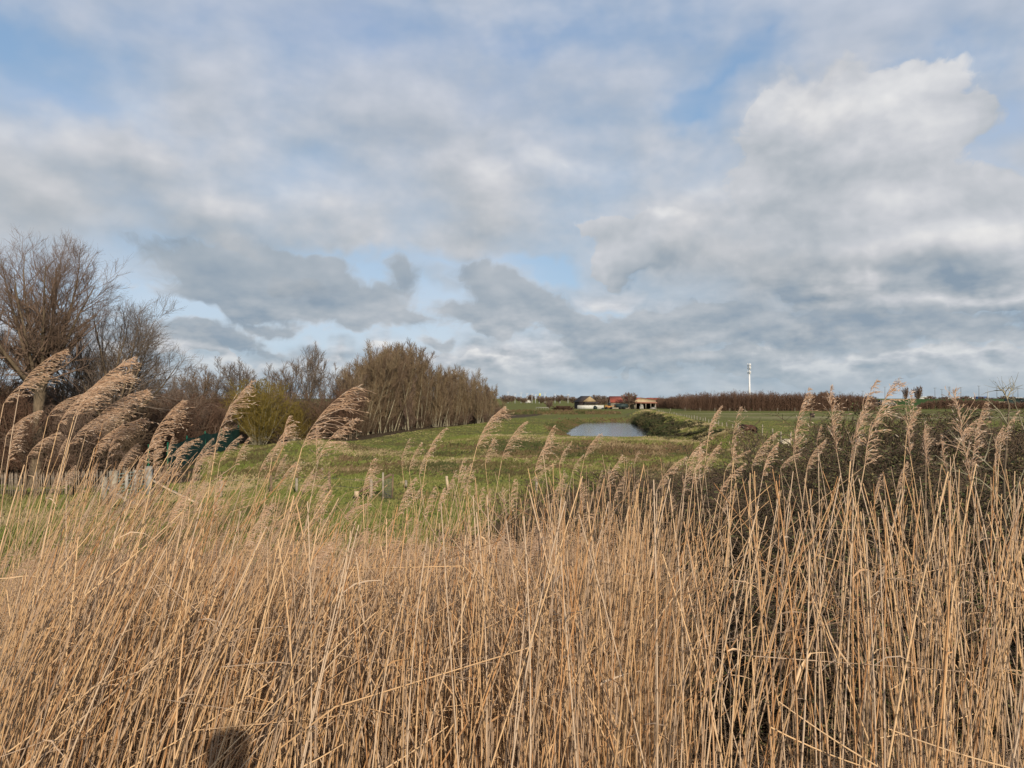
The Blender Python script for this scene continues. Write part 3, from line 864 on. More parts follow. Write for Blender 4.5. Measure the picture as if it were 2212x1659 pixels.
def build(name, g_, mat, parent, label=None):
    o = link(name, g_.mesh(name), mat, parent)
    if label: o['label'] = label
    return o
FD = 318.0
def farm_loc(X_, d=FD):
    p = px(X_, 398, d); return (p.x, d, gz(p.x, d))
U = FD / F          # metres per pixel at the farm

# dark-roofed barn
r = empty('barn', farm_loc(585.3), R(17)); tag(r, 'barn with dark roof and tan gable above a long white wall', 'barn')
W_, H_ = 15.5 * U, 2.75 * U * 0 + 3.1
gw, gr_ = Geo(), Geo(); gable(gw, gr_, 15.0 * U, 9, 3.0, 2.25, 0.4, 0.10)
build('wall', gw, M_DARKWALL, r); build('roof', gr_, M_DARKROOF, r)
q = Geo(); q.add([(-7.4 * U, -4.56, 3.0), (7.4 * U, -4.56, 3.0), (0, -4.56, 5.19), (-7.4 * U, -4.93, 3.0), (7.4 * U, -4.93, 3.0), (0, -4.93, 5.19)],
                 [(0, 1, 4, 3), (1, 2, 5, 4), (2, 0, 3, 5)], [(3, 4, 5)])
build('gable', q, M_TANBOARD, r)
q = Geo(); q.box((0.4, -5.6, 2.62), (14.6 * U, 1.6, 0.14), rx=R(20)); build('porch_roof', q, M_DARKROOF, r)
q = Geo(); q.box((0.5, -4.64, 1.45), (13.2 * U, 0.12, 1.8)); build('board_wall', q, M_CREAM, r)
q = Geo(); q.beam((-9.2 * U, -3.6, 0.3), (-7.5 * U, -3.6, 2.9), 0.22); build('prop', q, M_DARKWALL, r)
r = empty('white_wall', farm_loc(590.5, FD - 9)); tag(r, 'long low stained white wall in front of the dark-roofed barn', 'wall')
q = Geo(); q.box((0, 0, 0.75), (25.5 * U, 0.3, 1.5)); build('panel', q, M_WHITEWALL, r)
q = Geo(); q.box((0, 0, 1.56), (25.7 * U, 0.42, 0.10)); build('coping', q, M_CREAM, r)
q = Geo(); q.box((4.8 * U, -0.5, 0.55), (3.2 * U, 0.7, 1.1)); q.box((4.4 * U, -0.5, 1.2), (1.7 * U, 0.5, 0.35)); 
o = link('water_bowser', q.mesh('water_bowser'), M_DARKMETAL, None, r.location); tag(o, 'small dark green tank against the right end of the white wall', 'tank')

# red-roofed farmhouse, eaves towards the camera
def long_house(r, w, l, h, rh, mw, mr, over=0.35):
    gw, gr_ = Geo(), Geo(); gable(gw, gr_, l, w, h, rh, over)
    for g_ in (gw, gr_):
        g_.v = [np.stack([v[:, 1], v[:, 0], v[:, 2]], -1) for v in g_.v]
    return build('wall', gw, mw, r), build('roof', gr_, mr, r)
r = empty('farmhouse', farm_loc(622)); tag(r, 'low farmhouse with bright red tiled roof behind the farm tree', 'house')
wl_, rf_ = long_house(r, 24 * U, 8, 2.7, 2.4, M_CREAM, M_REDROOF)
for xx in (-8.4, -5.6, 3.5, 6.4):
    q = Geo(); q.box((xx * U, -4.03, 1.5), (0.9, 0.06, 1.1)); f_ = build('window', q, M_WHITEPAINT, r)
    q = Geo(); q.box((xx * U, -4.075, 1.5), (0.72, 0.03, 0.92)); build('pane', q, M_GLASS, f_)
q = Geo(); q.box((-2.2 * U, -4.03, 1.05), (1.0, 0.06, 2.1)); build('door', q, M_DARKWALL, r)
q = Geo(); q.box((2 * U, 0, 5.3), (0.7, 0.7, 1.0)); build('chimney', q, M_ORANGE, rf_)
# open-fronted shed: a wide, nearly flat gable whose ridge sits left of its middle
r = empty('open_shed', farm_loc(643.4, FD - 3)); tag(r, 'open-fronted farm shed with wide flat tan gable and red roof edge', 'shed')
w = 20.5 * U; D_ = 4.5
ox = -0.22 * w; Lz, Az, Rz = 3.75, 4.55, 3.85
gw2 = Geo()     # three closed sides; the front is open below the gable
gw2.box((0, D_, 1.6), (w, 0.25, 3.2)); gw2.box((-w / 2 + .12, 0.1, 1.6), (0.25, 8.6, 3.2)); gw2.box((w / 2 - .12, 0.1, 1.6), (0.25, 8.6, 3.2))
build('wall', gw2, M_CREAM, r)
q = Geo()
for (xa_, za_), (xb_, zb_) in (((-w / 2 - 0.3, Lz - 0.1), (ox, Az)), ((ox, Az), (w / 2 + 0.3, Rz - 0.05))):
    v = [(xa_, -D_ - 0.3, za_), (xb_, -D_ - 0.3, zb_), (xb_, D_ + 0.3, zb_), (xa_, D_ + 0.3, za_)]
    q.add(v + [(a, b, c + 0.14) for a, b, c in v], [(3, 2, 1, 0), (4, 5, 6, 7), (0, 1, 5, 4), (1, 2, 6, 5), (2, 3, 7, 6), (3, 0, 4, 7)])
build('roof', q, M_REDROOF, r)
q = Geo(); pf = [(-w / 2, 2.75), (w / 2, 2.75), (w / 2, Rz - 0.08), (ox, Az - 0.03), (-w / 2, Lz - 0.06)]
q.add([(a, -D_ - 0.1, b) for a, b in pf] + [(a, -D_ + 0.05, b) for a, b in pf], [(0, 1, 2, 3), (8, 7, 6, 5)] + [(i, (i + 1) % 5 + 0, (i + 1) % 5 + 5, i + 5) for i in range(5)], [(0, 3, 4), (9, 8, 5)])
build('gable', q, simple('pale_tan_boarding', (0.46, 0.37, 0.24), (0.38, 0.30, 0.19), 0.6), r)
q = Geo(); q.box((0.1, -D_ - 0.75, 2.62), (w + 0.4, 1.4, 0.30), rx=R(12)); build('canopy', q, M_ORANGE, r)
for k in range(5):
    q = Geo(); q.box((-w / 2 + 0.3 + k * (w - 0.6) / 4, -D_ - 1.2, 1.22), (0.20, 0.20, 2.44)); build('post', q, M_WOODPOST, r)
q = Geo(); q.box((0, -0.5, 1.3), (w - 0.8, 0.2, 2.6)); build('bay_shade_sheet', q, M_DARKWALL, r)  # near-black sheet added as the painted shade inside the open bays
q = Geo(); q.box((0, 0, 0.55), (1.5, 0.9, 1.1)); q.box((0, 0, 1.45), (1.2, 0.9, 0.7)); q.cyl((-0.5, -0.5, 0.3), (-0.5, 0.5, 0.3), 0.3); q.cyl((0.5, -0.5, 0.3), (0.5, 0.5, 0.3), 0.3)
l_ = farm_loc(641.5, FD - 11); tag(link('trailer', q.mesh('trailer'), M_WHITEPAINT, None, l_), 'small white trailer parked in the bay of the open shed', 'trailer')
q = Geo(); q.box((0, 0, 0.2), (5.0 * U, 1.2, 0.4)); q.box((0.3, 0, 0.55), (4.0 * U, 1.0, 0.3), ry=R(6)); q.box((1.0, 0, 0.8), (0.25, 1.0, 1.0))
tag(link('timber_stack', q.mesh('timber_stack'), M_WHITEPAINT, None, farm_loc(652.5, FD - 11)), 'pale stack of timber under the right end of the open shed', 'timber')
for X_, w_, lb in ((650, 5.5, 'left of the two distant red roofs behind the open shed'), (656, 5.5, 'right of the two distant red roofs, next to the brown wood')):
    d = 700; p = px(X_, 398, d)
    r = empty('house', (p.x, d, gz(p.x, d))); tag(r, lb.replace('roofs', 'roofed houses'), 'house')
    wl_, rf_ = long_house(r, w_, 7, 2.6, 2.0, M_CREAM, M_REDROOF)
    q = Geo(); q.box((0, -3.55, 1.6), (0.9, 0.06, 1.1)); build('window', q, M_GLASS, r)
# straw heap and loader
g = np.random.default_rng(2)
r = empty('loader', farm_loc(608.5, FD - 14)); tag(r, 'rusty orange farm loader standing between the barn and the farmhouse', 'loader')
q = Geo(); q.box((0, 0, 0.95), (2.7, 1.5, 0.8)); q.box((-0.9, 0, 1.0), (1.2, 1.3, 1.1)); build('body', q, M_HAY, r)
q = Geo(); q.box((0.2, 0, 1.85), (1.1, 1.2, 1.1)); q.box((0.2, 0, 2.44), (1.3, 1.4, 0.1)); build('cab', q, M_GLASS, r)
q = Geo(); q.beam((0.8, 0.5, 1.2), (2.5, 0.5, 1.5), 0.16); q.beam((0.8, -0.5, 1.2), (2.5, -0.5, 1.5), 0.16); build('arm', q, M_HAY, r)
q = Geo(); q.box((2.7, 0, 1.2), (0.5, 1.7, 0.7), ry=R(20)); build('bucket', q, M_HAY, r)
for xx in (-0.95, 0.95):
    for yy in (-0.75, 0.75):
        q = Geo(); q.cyl((xx, yy - 0.16, 0.5), (xx, yy + 0.16, 0.5), 0.5, n=14); build('wheel', q, M_TYRE, r)
r = empty('hay_cart', farm_loc(621.5, FD - 15)); tag(r, 'dark farm trailer parked in front of the red-roofed farmhouse', 'trailer')
q = Geo(); q.box((0, 0, 1.35), (4.6, 2.0, 1.3)); q.box((0, 0, 2.04), (4.2, 1.8, 0.2)); build('body', q, M_DARKMETAL, r)
q = Geo(); q.beam((-2.3, 0, 0.8), (-4.0, 0, 0.6), 0.14); build('drawbar', q, M_DARKMETAL, r)
for xx in (-0.6, 0.9):
    for yy in (-1.0, 1.0):
        q = Geo(); q.cyl((xx, yy - 0.15, 0.5), (xx, yy + 0.15, 0.5), 0.5, n=14); build('wheel', q, M_TYRE, r)
# farm tree and hedges by the farm
w, tw = round_tree(71, 7.4, M_TWIG_BROWN, tw=0.030, fork=0.2, spread=1.05, nl=11)
o = tree_obj('bare_tree', w, tw, M_BARK, M_TWIG_RED, [5, 5], [3, 3, 3]); tag(o, 'round bare tree standing between the red roof and the open shed', 'tree')
l_ = farm_loc(629.5, FD - 8); place(o, l_[0], l_[1], 0, 1.15, sz=0.92)
note_kids(o); farm_tree = o
o = copy_tree(farm_tree); tag(o, 'smaller bare tree at the left end of the red-roofed farmhouse', 'tree'); l_ = farm_loc(611, FD + 14); place(o, l_[0], l_[1], 1, 0.72, sz=0.62)
o = copy_tree(farm_tree); tag(o, 'reddish bare tree left of the dark-roofed barn', 'tree'); l_ = farm_loc(549.5, FD - 40); place(o, l_[0], l_[1], 2, 0.52, sz=0.50)
for X_, s_, d_, lb in ((597, 0.52, 360, 'low bare tree right behind the barn'), (603, 0.58, 372, 'low bare tree between the barn and the farmhouse'), (590, 0.5, 380, 'low bare tree above the right end of the white wall')):
    o = copy_tree(farm_tree); tag(o, lb, 'tree'); l_ = farm_loc(X_, d_); place(o, l_[0], l_[1], X_, s_ * 1.6, sz=s_)
hedge = shrub_obj('dark_hedge', 81, 2.0, 2.5, 40, 8, 6, 0.032, M_BARK, M_TWIG_FAR, 0.6)
tag(hedge, 'dark bramble heap left of the barn, left piece', 'bush'); l_ = farm_loc(558, FD - 45); place(hedge, l_[0], l_[1], 0, 1.5, sz=0.85)
for X_, lb in ((563, 'dark bramble heap left of the barn, middle piece'), (568.5, 'dark bramble heap touching the barn on its left')):
    o = copy_tree(hedge); tag(o, lb, 'bush'); l_ = farm_loc(X_, FD - 45); place(o, l_[0], l_[1], X_, 1.5, sz=0.8)

# telecom mast
D = 520.0; p = px(749.5, 398, D); z0 = gz(p.x, D)
r = empty('telecom_mast', (p.x, D, z0)); tag(r, 'white telecom mast rising behind the brown wood', 'mast')
top = px(749, 363.5, D).z - z0
q = Geo(); q.cyl((0, 0, 0), (0, 0, top * 0.74), 0.80, 0.52, 12); build('pole', q, M_MAST, r)
q = Geo(); q.cyl((0, 0, top * 0.74), (0, 0, top), 0.45, 0.30, 10); build('top_pole', q, M_MAST, r)
for zz in (0.75, 0.86, 0.95):
    q = Geo(); q.cyl((0, 0, top * zz), (0, 0, top * zz + 0.25), 1.15, n=12); build('platform', q, M_STEEL, r)
for zz in (0.79, 0.90, 0.97):
    for a_ in (0.4, 2.5, 4.6):
        q = Geo(); q.box((math.cos(a_) * 1.0, math.sin(a_) * 1.0, top * zz), (0.45, 0.45, 1.8)); build('antenna', q, M_MAST, r)

# lamp and catenary posts on the skyline
M_POLE = simple('far_pole', (0.20, 0.22, 0.24), None, 1.0)
M_POLEW = simple('far_white_pole', (0.60, 0.62, 0.64), None, 1.0)
def lamp(X_, top_row, d, mat, arm=True, label=''):
    p = px(X_, 398, d); z0 = gz(p.x, d); h = px(X_, top_row, d).z - z0
    r = empty('lamp_post', (p.x, d, z0))
    q = Geo(); q.cyl((0, 0, 0), (0, 0, h), 0.0004 * d, 0.00028 * d, 6); build('pole', q, mat, r)
    if arm:
        q = Geo(); q.beam((-0.002 * d, 0, h), (0.002 * d, 0, h), 0.0004 * d); build('arm', q, mat, r)
    tag(r, label, 'lamp post', 'thin lamp and railway posts along the skyline'); return r
for X_, ty in ((871, 388), (885, 387), (903, 385), (935, 388), (949, 387), (961, 387.5), (979, 386), (997, 387), (942, 389.5), (863, 391), (853, 392), (915, 391.5), (1018, 388), (840, 392)):
    lamp(X_, ty, 700, M_POLE, True, 'thin dark post rising over the skyline right of the mast')
lamp(950, 386.5, 690, M_POLE, False, 'twin thin dark post on the skyline, right one of the close pair')
lamp(988, 391, 420, M_POLEW, False, 'pale post standing before the dark hedge at far right')
lamp(910, 390, 500, M_POLEW, False, 'pale post right of the white van on the skyline')
for X_, ty in ((508, 392), (515, 394), (521, 393), (527, 393.5), (532, 394), (545, 393), (555, 394), (560, 395.5), (568, 394.5), (535.5, 394.5)):
    lamp(X_, ty, 640, M_POLEW, True, 'thin pale post on the skyline between the grove and the barn')
r = empty('sign_post', farm_loc(539.2, 600)); tag(r, 'pale pole with a small yellow sign on the skyline left of the barn', 'sign')
q = Geo(); q.cyl((0, 0, 0), (0, 0, 8.0), 0.25, 0.2, 6); build('pole', q, M_POLEW, r)
q = Geo(); q.box((0.5, -0.3, 7.0), (1.3, 0.3, 2.4)); build('panel', q, simple('yellow_panel', (0.62, 0.58, 0.20), None, 1.0), r)

# green embankment and long low things far right
def far_box(name, X0, X1, Ytop, d, mat, label, cat, depth=8.0, roof=None):
    a_, b_ = px(X0, Ytop, d), px(X1, Ytop, d); z0 = gz(a_.x, d)
    r = empty(name, ((a_.x + b_.x) / 2, d, z0)); w = b_.x - a_.x; h = a_.z - z0
    q = Geo(); q.box((0, 0, h * 0.4), (w, depth, h * 0.8)); build('wall', q, mat, r)
    q = Geo(); q.box((0, 0, h * 0.8 + h * 0.1), (w * 1.02, depth * 1.05, h * 0.2)); build('roof', q, roof or M_STEEL, r)
    tag(r, label, cat); return r
far_box('warehouse', 525, 531, 399.3, 700, M_WHITEWALL, 'tiny white building on the skyline right of the grove', 'building')
far_box('warehouse', 918, 930, 396.5, 900, M_WHITEWALL, 'far pale building on the skyline above the green embankment', 'building')
far_box('warehouse', 962, 972, 397.0, 900, M_WHITEWALL, 'far low white building on the skyline above the dark hedge', 'building')
far_box('warehouse', 976, 986, 396.5, 860, M_BLUE, 'far blue shed on the skyline above the dark hedge', 'building', roof=M_BLUE)
far_box('warehouse', 1000, 1020, 397.4, 900, M_STEEL, 'far grey building on the skyline near the right edge', 'building')
far_box('warehouse', 940, 950, 397.6, 950, M_WHITEWALL, 'far whitish block on the skyline between two thin posts', 'building')
# embankment (terrain)
D = 470.0
ex = np.linspace(px(830, 398, D).x, px(1090, 398, D).x, 60)
prof = np.array([(-16, 0.0), (-7, 3.6), (-4, 4.0), (4, 4.0), (16, 0.0)])
EX = np.repeat(ex[:, None], 5, 1); EY = D + prof[None, :, 0] + 2 * np.sin(ex[:, None] * 0.02)
EZ = prof[None, :, 1] * np.clip((ex[:, None] - ex[0]) / 40, 0, 1) * 1.0 - 0.1
ii = np.arange(EX.size).reshape(EX.shape)
t = NT('embankment_grass', 1.0, 0.05); t_ = t.noise(t.pos(), 0.3, 4.0)
M_EMB = t.col(t.mix(t_, (0.030, 0.060, 0.022), (0.045, 0.075, 0.026)))
tag(link('embankment', mesh('embankment', np.stack([EX, EY, EZ], -1), np.stack([ii[:-1, :-1], ii[1:, :-1], ii[1:, 1:], ii[:-1, 1:]], -1).reshape(-1, 4)), M_EMB), kind='structure')
def van(X_, d, label, mat, z, s=1.0):
    p = px(X_, 398, d); r = empty('van', (p.x, d, z)); tag(r, label, 'van')
    prof_ = [(-2.6, .35), (2.5, .35), (2.6, 1.1), (1.9, 1.35), (1.2, 2.35), (-2.6, 2.4)]
    n = len(prof_); v = [(x_ * s, -0.95 * s, z_ * s) for x_, z_ in prof_] + [(x_ * s, 0.95 * s, z_ * s) for x_, z_ in prof_]
    q = Geo(); q.add(v, [(i, (i + 1) % n, (i + 1) % n + n, i + n) for i in range(n)] + [(0, 1, 2, 3)[::1], (9, 8, 7, 6)], [(0, 3, 4), (0, 4, 5), (10, 9, 6), (11, 10, 6)])
    build('body', q, mat, r)
    q = Geo(); q.box((0.9 * s, -0.97 * s, 1.75 * s), (1.0 * s, 0.05, 0.6 * s)); build('window', q, M_GLASS, r)
    for xx in (-1.6, 1.7):
        q = Geo(); q.cyl((xx * s, -1.0 * s, 0.35 * s), (xx * s, -0.7 * s, 0.35 * s), 0.35 * s, n=12); build('wheel', q, M_TYRE, r)
van(888, 400, 'white van parked below the green embankment at right', M_WHITEPAINT, gz(px(888, 398, 400).x, 400), 1.5)
van(881, 402, 'dark van beside the white van below the embankment', M_DARKMETAL, gz(px(881, 398, 402).x, 402), 1.5)
van(1003, 372, 'cream van before the dark hedge near the right edge', M_CREAM, gz(px(1003, 398, 372).x, 372), 1.2)
van(1016, 372, 'dark blue lorry beside the cream van near the right edge', M_DARKMETAL, gz(px(1016, 398, 372).x, 372), 1.8)

# two lone bare trees on the skyline and small far trees
for X_, ty, s_, lb in ((906, 387, 1, 'left of the two lone bare trees on the skyline right of the wood'), (918.5, 386, 1, 'right of the two lone bare trees on the skyline right of the wood')):
    o = copy_tree(farm_tree); p = px(X_, ty, 500); z0 = gz(p.x, 500); s = (p.z - z0) / 7.4
    tag(o, lb, 'tree'); place(o, p.x, 500, X_, s * (0.42 if X_ < 910 else 0.62), sz=s)
G_FT = 'low far trees along the skyline between the grove and the farm'
for i, X_ in enumerate([506, 512, 519, 524, 531, 541, 548, 553, 559, 566, 573, 580, 596, 604, 611, 618]):
    d = 470 + 60 * ((i * 7) % 5); o = copy_tree(farm_tree); p = px(X_, 394.5 + (i * 5 % 4) * 0.9, d); z0 = gz(p.x, d); s = (p.z - z0) / 7.6
    tag(o, 'low bare tree on the skyline between the grove and the farm', 'tree', G_FT); place(o, p.x, d, i, s * 1.5, sz=s)
t = None
G_FT2 = 'low far trees along the skyline at far right'
for i, X_ in enumerate([930, 944, 955, 966, 982, 990, 1004, 1012, 1022, 870, 860]):
    d = 640 + 40 * (i % 3); o = copy_tree(farm_tree); p = px(X_, 395.5 + (i % 3) * 0.8, d); z0 = gz(p.x, d); s = (p.z - z0) / 7.6
    tag(o, 'low bare tree on the skyline at far right', 'tree', G_FT2); place(o, p.x, d, i, s * 1.9, sz=s)

# far brown wood right of the farm: one mass
def wood_mass(name, n, fn, H, seed, mat, tw, label, ztop):
    g = np.random.default_rng(seed)
    x, y = fn(g, n)
    z0 = ground(x, y); h = ztop(x, y) * g.uniform(0.70, 1.06, n)
    h *= 1 - 0.16 * np.abs(np.sin(x * 0.95 + y * 0.15)) ** 2
    lean = g.normal(0, 0.07, (n, 2))
    base = np.stack([x, y, z0], -1); top = base + np.stack([lean[:, 0] * h, lean[:, 1] * h, h], -1)
    P, Rr = stem_batch_(base, top, g, tw * 1.1)
    L1 = spawn(g, P, Rr, 7, 0.05, 1.0, 48, 14, 1.3, 0.35, 3, 0.12, 0.1, 0.9)
    L1 = (L1[0], np.full(L1[1].shape, tw) * np.linspace(1.1, 0.5, 3)[None])
    L2 = spawn(g, *L1, 5, 0.1, 1.0, 50, 16, 0.70, 0.3, 3, 0.1, 0.1, 0.9); L2 = (L2[0], np.full(L2[1].shape, tw) * np.linspace(.9, 0.4, 3)[None])
    vs, qs, k = [], [], 0
    for A, B in ((P, Rr), L1, L2):
        v, q = tubes(A, B, 3); vs.append(v); qs.append(q + k); k += len(v)
    return tag(link(name, mesh(name, np.concatenate(vs), np.concatenate(qs)), mat), label, 'wood', kind='stuff')
def stem_batch_(base, top, g, r):
    s = np.linspace(0, 1, 4)[None, :, None]
    P = base[:, None] * (1 - s) + top[:, None] * s
    P[:, 1:3] += g.normal(0, 0.06, (len(base), 2, 3))
    return P, np.full((len(base), 1), r) * np.linspace(1, 0.4, 4)[None]
def edge_d(X_): return np.interp(X_, [654, 690, 692, 760, 872, 880, 1100], [330, 300, 268, 262, 262, 330, 330])
def fnw(g, n):
    X_ = np.where(g.random(n) < 0.80, g.uniform(655, 872, n), g.uniform(655, 872, n))
    d = edge_d(X_) + g.exponential(8, n); d = np.minimum(d, edge_d(X_) + 40)
    x_ = (X_ - 512) / F * d
    cx_ = np.round(x_ / 3.3 + 0.4 * np.sin(d)) * 3.3 + 1.1 * np.sin(d * 0.9); return cx_ + g.normal(0, 1.1, n), d
def topw(x, y):
    X_ = 512 + x / y * F
    row = np.interp(X_, [654, 670, 690, 715, 740, 790, 820, 850, 872], [399, 397, 394.5, 393, 392.5, 394, 394, 395.5, 398])
    row = row + 2.6 * fb(X_, y * 0.4, 0.16, 88) + 0.6 * np.sin(X_ * 0.7)
    return np.maximum((398 - row) / F * y + CAM_Z, 1.2)
wood_mass('far_wood', 3600, fnw, 6, 301, M_TWIG_FAR, 0.026, 'far brown leafless wood that reads as one dark belt behind the green field', topw)
def fnh(g, n):
    X_ = g.uniform(918, 1090, n); d = 300 + 0 * X_ + g.exponential(5, n)
    return (X_ - 512) / F * d, d
def toph(x, y):
    X_ = 512 + x / y * F
    row = np.interp(X_, [918, 930, 945, 990, 1010, 1024, 1090], [406, 401, 399, 400.5, 404, 403, 403]) + 0.6 * np.sin(X_)
    return np.maximum((398 - row) / F * y + CAM_Z, 0.8)
wood_mass('far_hedge', 900, fnh, 4, 302, M_TWIG_FAR, 0.040, 'dark leafless hedge belt at far right before the railway', toph)
o = copy_tree(farm_tree); p = px(823, 391.5, 300); s = (p.z - gz(p.x, 300)) / 7.4
tag(o, 'pale rounded bare tree rising behind the far brown wood', 'tree'); place(o, p.x, 300, 1, s * 1.5, sz=s)

# field fences: small posts with wires
M_WIRE = simple('fence_wire', (0.15, 0.145, 0.135), None, 1.0, 0.5)
pm = Geo(); pm.cyl((0, 0, -0.1), (0, 0, 1.15), 0.055, 0.05, 7); pm = pm.mesh('fence_post'); pm.materials.append(M_WOODPOST)
def post(x, y, label, group, h=1.0, s=1.0, mat=None, tilt=0.0, rz=0.0):
    m = pm
    if mat is not None:
        m = pm.copy(); m.materials.clear(); m.materials.append(mat)
    o = link('fence_post', m, None, None, (x, y, gz(x, y))); o.scale = (s, s, h); o.rotation_euler = (0, tilt, rz)
    return tag(o, label, 'fence post', group)
g = np.random.default_rng(6)
RF = [gpx(655, 412.8), gpx(676, 415.8), gpx(700, 420.2), gpx(722, 426.2), gpx(738, 431.0)]
RF = [(px(X_, 398, d).x, d) for X_, d in ((658, 205), (676, 172), (700, 136), (722, 108), (738, 96))]
def along(pts, step):
    out = []
    for (ax, ay), (bx, by) in zip(pts[:-1], pts[1:]):
        L = math.hypot(bx - ax, by - ay); n = max(1, int(L / step))
        for i in range(n): out.append((ax + (bx - ax) * i / n, ay + (by - ay) * i / n))
    out.append(pts[-1]); return out
def wires(name, pts, hs, label, lift=1.0):
    P = []
    for h in hs:
        for (ax, ay), (bx, by) in zip(pts[:-1], pts[1:]):
            P.append([(ax, ay, gz(ax, ay) + h * lift), (bx, by, gz(bx, by) + h * lift)])
    v, q = tubes(np.array(P), np.full((len(P), 2), 0.006), 3)
    tag(link(name, mesh(name, v, q), M_WIRE), label, 'wire')
pts = along(RF, 3.6)
for x, y in pts: post(x, y, 'small pale post of the wire fence running along the ridge by the pond', 'posts of the fence along the ridge', g.uniform(0.85, 1.05), 1.2, tilt=g.normal(0, 0.04))
wires('fence_wire', pts, (0.5, 0.95), 'thin wires of the fence along the ridge by the pond')
FF = [(px(X_, 398, d).x, d) for X_, d in ((642, 262), (700, 250), (760, 246), (830, 244), (905, 240))]
pts = along(FF, 4.6)
for x, y in pts: post(x, y, 'tiny pale post of the far field fence in front of the brown wood', 'posts of the far field fence', g.uniform(0.9, 1.15), 1.1, M_WOODPOST, tilt=g.normal(0, 0.05))
wires('fence_wire', pts, (0.5, 0.95), 'wires of the far field fence in front of the brown wood')
RP = [(px(X_, 398, d).x, d) for X_, d in ((762, 86), (773, 76), (780.5, 68), (789.5, 66), (806, 58))]
for i, (x, y) in enumerate(RP):
    post(x, y, ['post right behind the pony on the ridge fence', 'second post right of the pony', 'post standing just left of the cream sheep', 'post standing just right of the cream sheep', 'post nearest the hawthorn bush, right of the sheep'][i], None, 1.25, 1.1, tilt=[.03, -.05, .02, .06, -.03][i])
# scattered posts in the near lowland
for X_, Y_, hpx, mat, lb, tl in ((220.5, 500, 19, M_WOODPOST, 'thick grey post with a pointed top on the grass right of the gate', 0.05), (271, 497, 20, M_BROWNPOST, 'brown post on the grass between gate and tilted rail, left one', 0.0),
        (296.6, 495, 16, M_WOODPOST, 'short grey post on the grass between gate and tilted rail, right one', 0.0), (330, 496, 24, M_BROWNPOST, 'thin brown post left of the tilted rail', -0.04),
        (448, 492, 15, M_PALEWOOD, 'leaning stubby post alone on the grass right of the tilted rail', -0.10), (536.5, 495, 17, M_WOODPOST, 'grey post at the left end of the dark brambles', 0.0),
        (736, 460, 9, M_BROWNPOST, 'dark stump post on the rough grass below the pony', 0.0), (406, 489, 8, M_WOODPOST, 'tiny pale peg right of the tilted rail', 0.0)):
    x, y = gpx(X_, Y_, 0.0); y = y; h = hpx / F * y
    post(x, y, lb, None, h / 1.15, 1.25, mat, tl)
wires('fence_wire', [gpx(220.5, 500), gpx(271, 497), gpx(296.6, 495), gpx(330, 496), gpx(370.8, 499)], (0.45, 0.8), 'slack wire between the posts on the near grass')
# tilted rail frame with netting at 357..392
a_ = gpx(370.8, 499); b_ = gpx(382.5, 498); c_ = gpx(392, 492); y = a_[1]
r = empty('broken_gate', (a_[0], y, gz(*a_))); tag(r, 'broken fence frame of two posts, a tilted rail and sagging netting', 'gate')
sc = y / F
q = Geo(); q.cyl((0, 0, -0.1), (0.02, 0, 20 * sc), 0.075, 0.07, 8); build('post', q, M_WOODPOST, r)
q = Geo(); q.cyl((11.7 * sc, 0.1, -0.1), (11.7 * sc, 0.1, 26 * sc), 0.045, 0.04, 8); build('post', q, M_WOODPOST, r)
q = Geo(); q.cyl((20 * sc, 0.3, -0.1), (21 * sc, 0.3, 24 * sc), 0.05, 0.04, 8); build('post', q, M_BROWNPOST, r)
q = Geo(); q.beam((-13 * sc, -0.1, 6 * sc), (20 * sc, 0.2, 24 * sc), 0.09, 0.11); build('rail', q, M_BROWNPOST, r)
q = Geo(); q.box((-13.5 * sc, -0.15, 5 * sc), (0.18, 0.1, 0.26)); build('block', q, M_PALEWOOD, r)
P = []
for i in range(10):
    z_ = 2 + 2.0 * i
    P.append([(12 * sc, 0.1, z_ * sc * (1 - 0.02 * i)), (16 * sc, 0.16, (z_ - 1.6) * sc), (20.5 * sc, 0.3, z_ * sc * 0.96)])
for i in range(8):
    xx = 12.5 + i * 1.1; P.append([(xx * sc, 0.12, 0.5 * sc), (xx * sc, 0.14, 10 * sc), (xx * sc, 0.16, 20 * sc)])
v, q_ = tubes(np.array(P), np.full((len(P), 3), 0.008), 3); link('netting', mesh('netting', v, q_), M_WIRE, r)
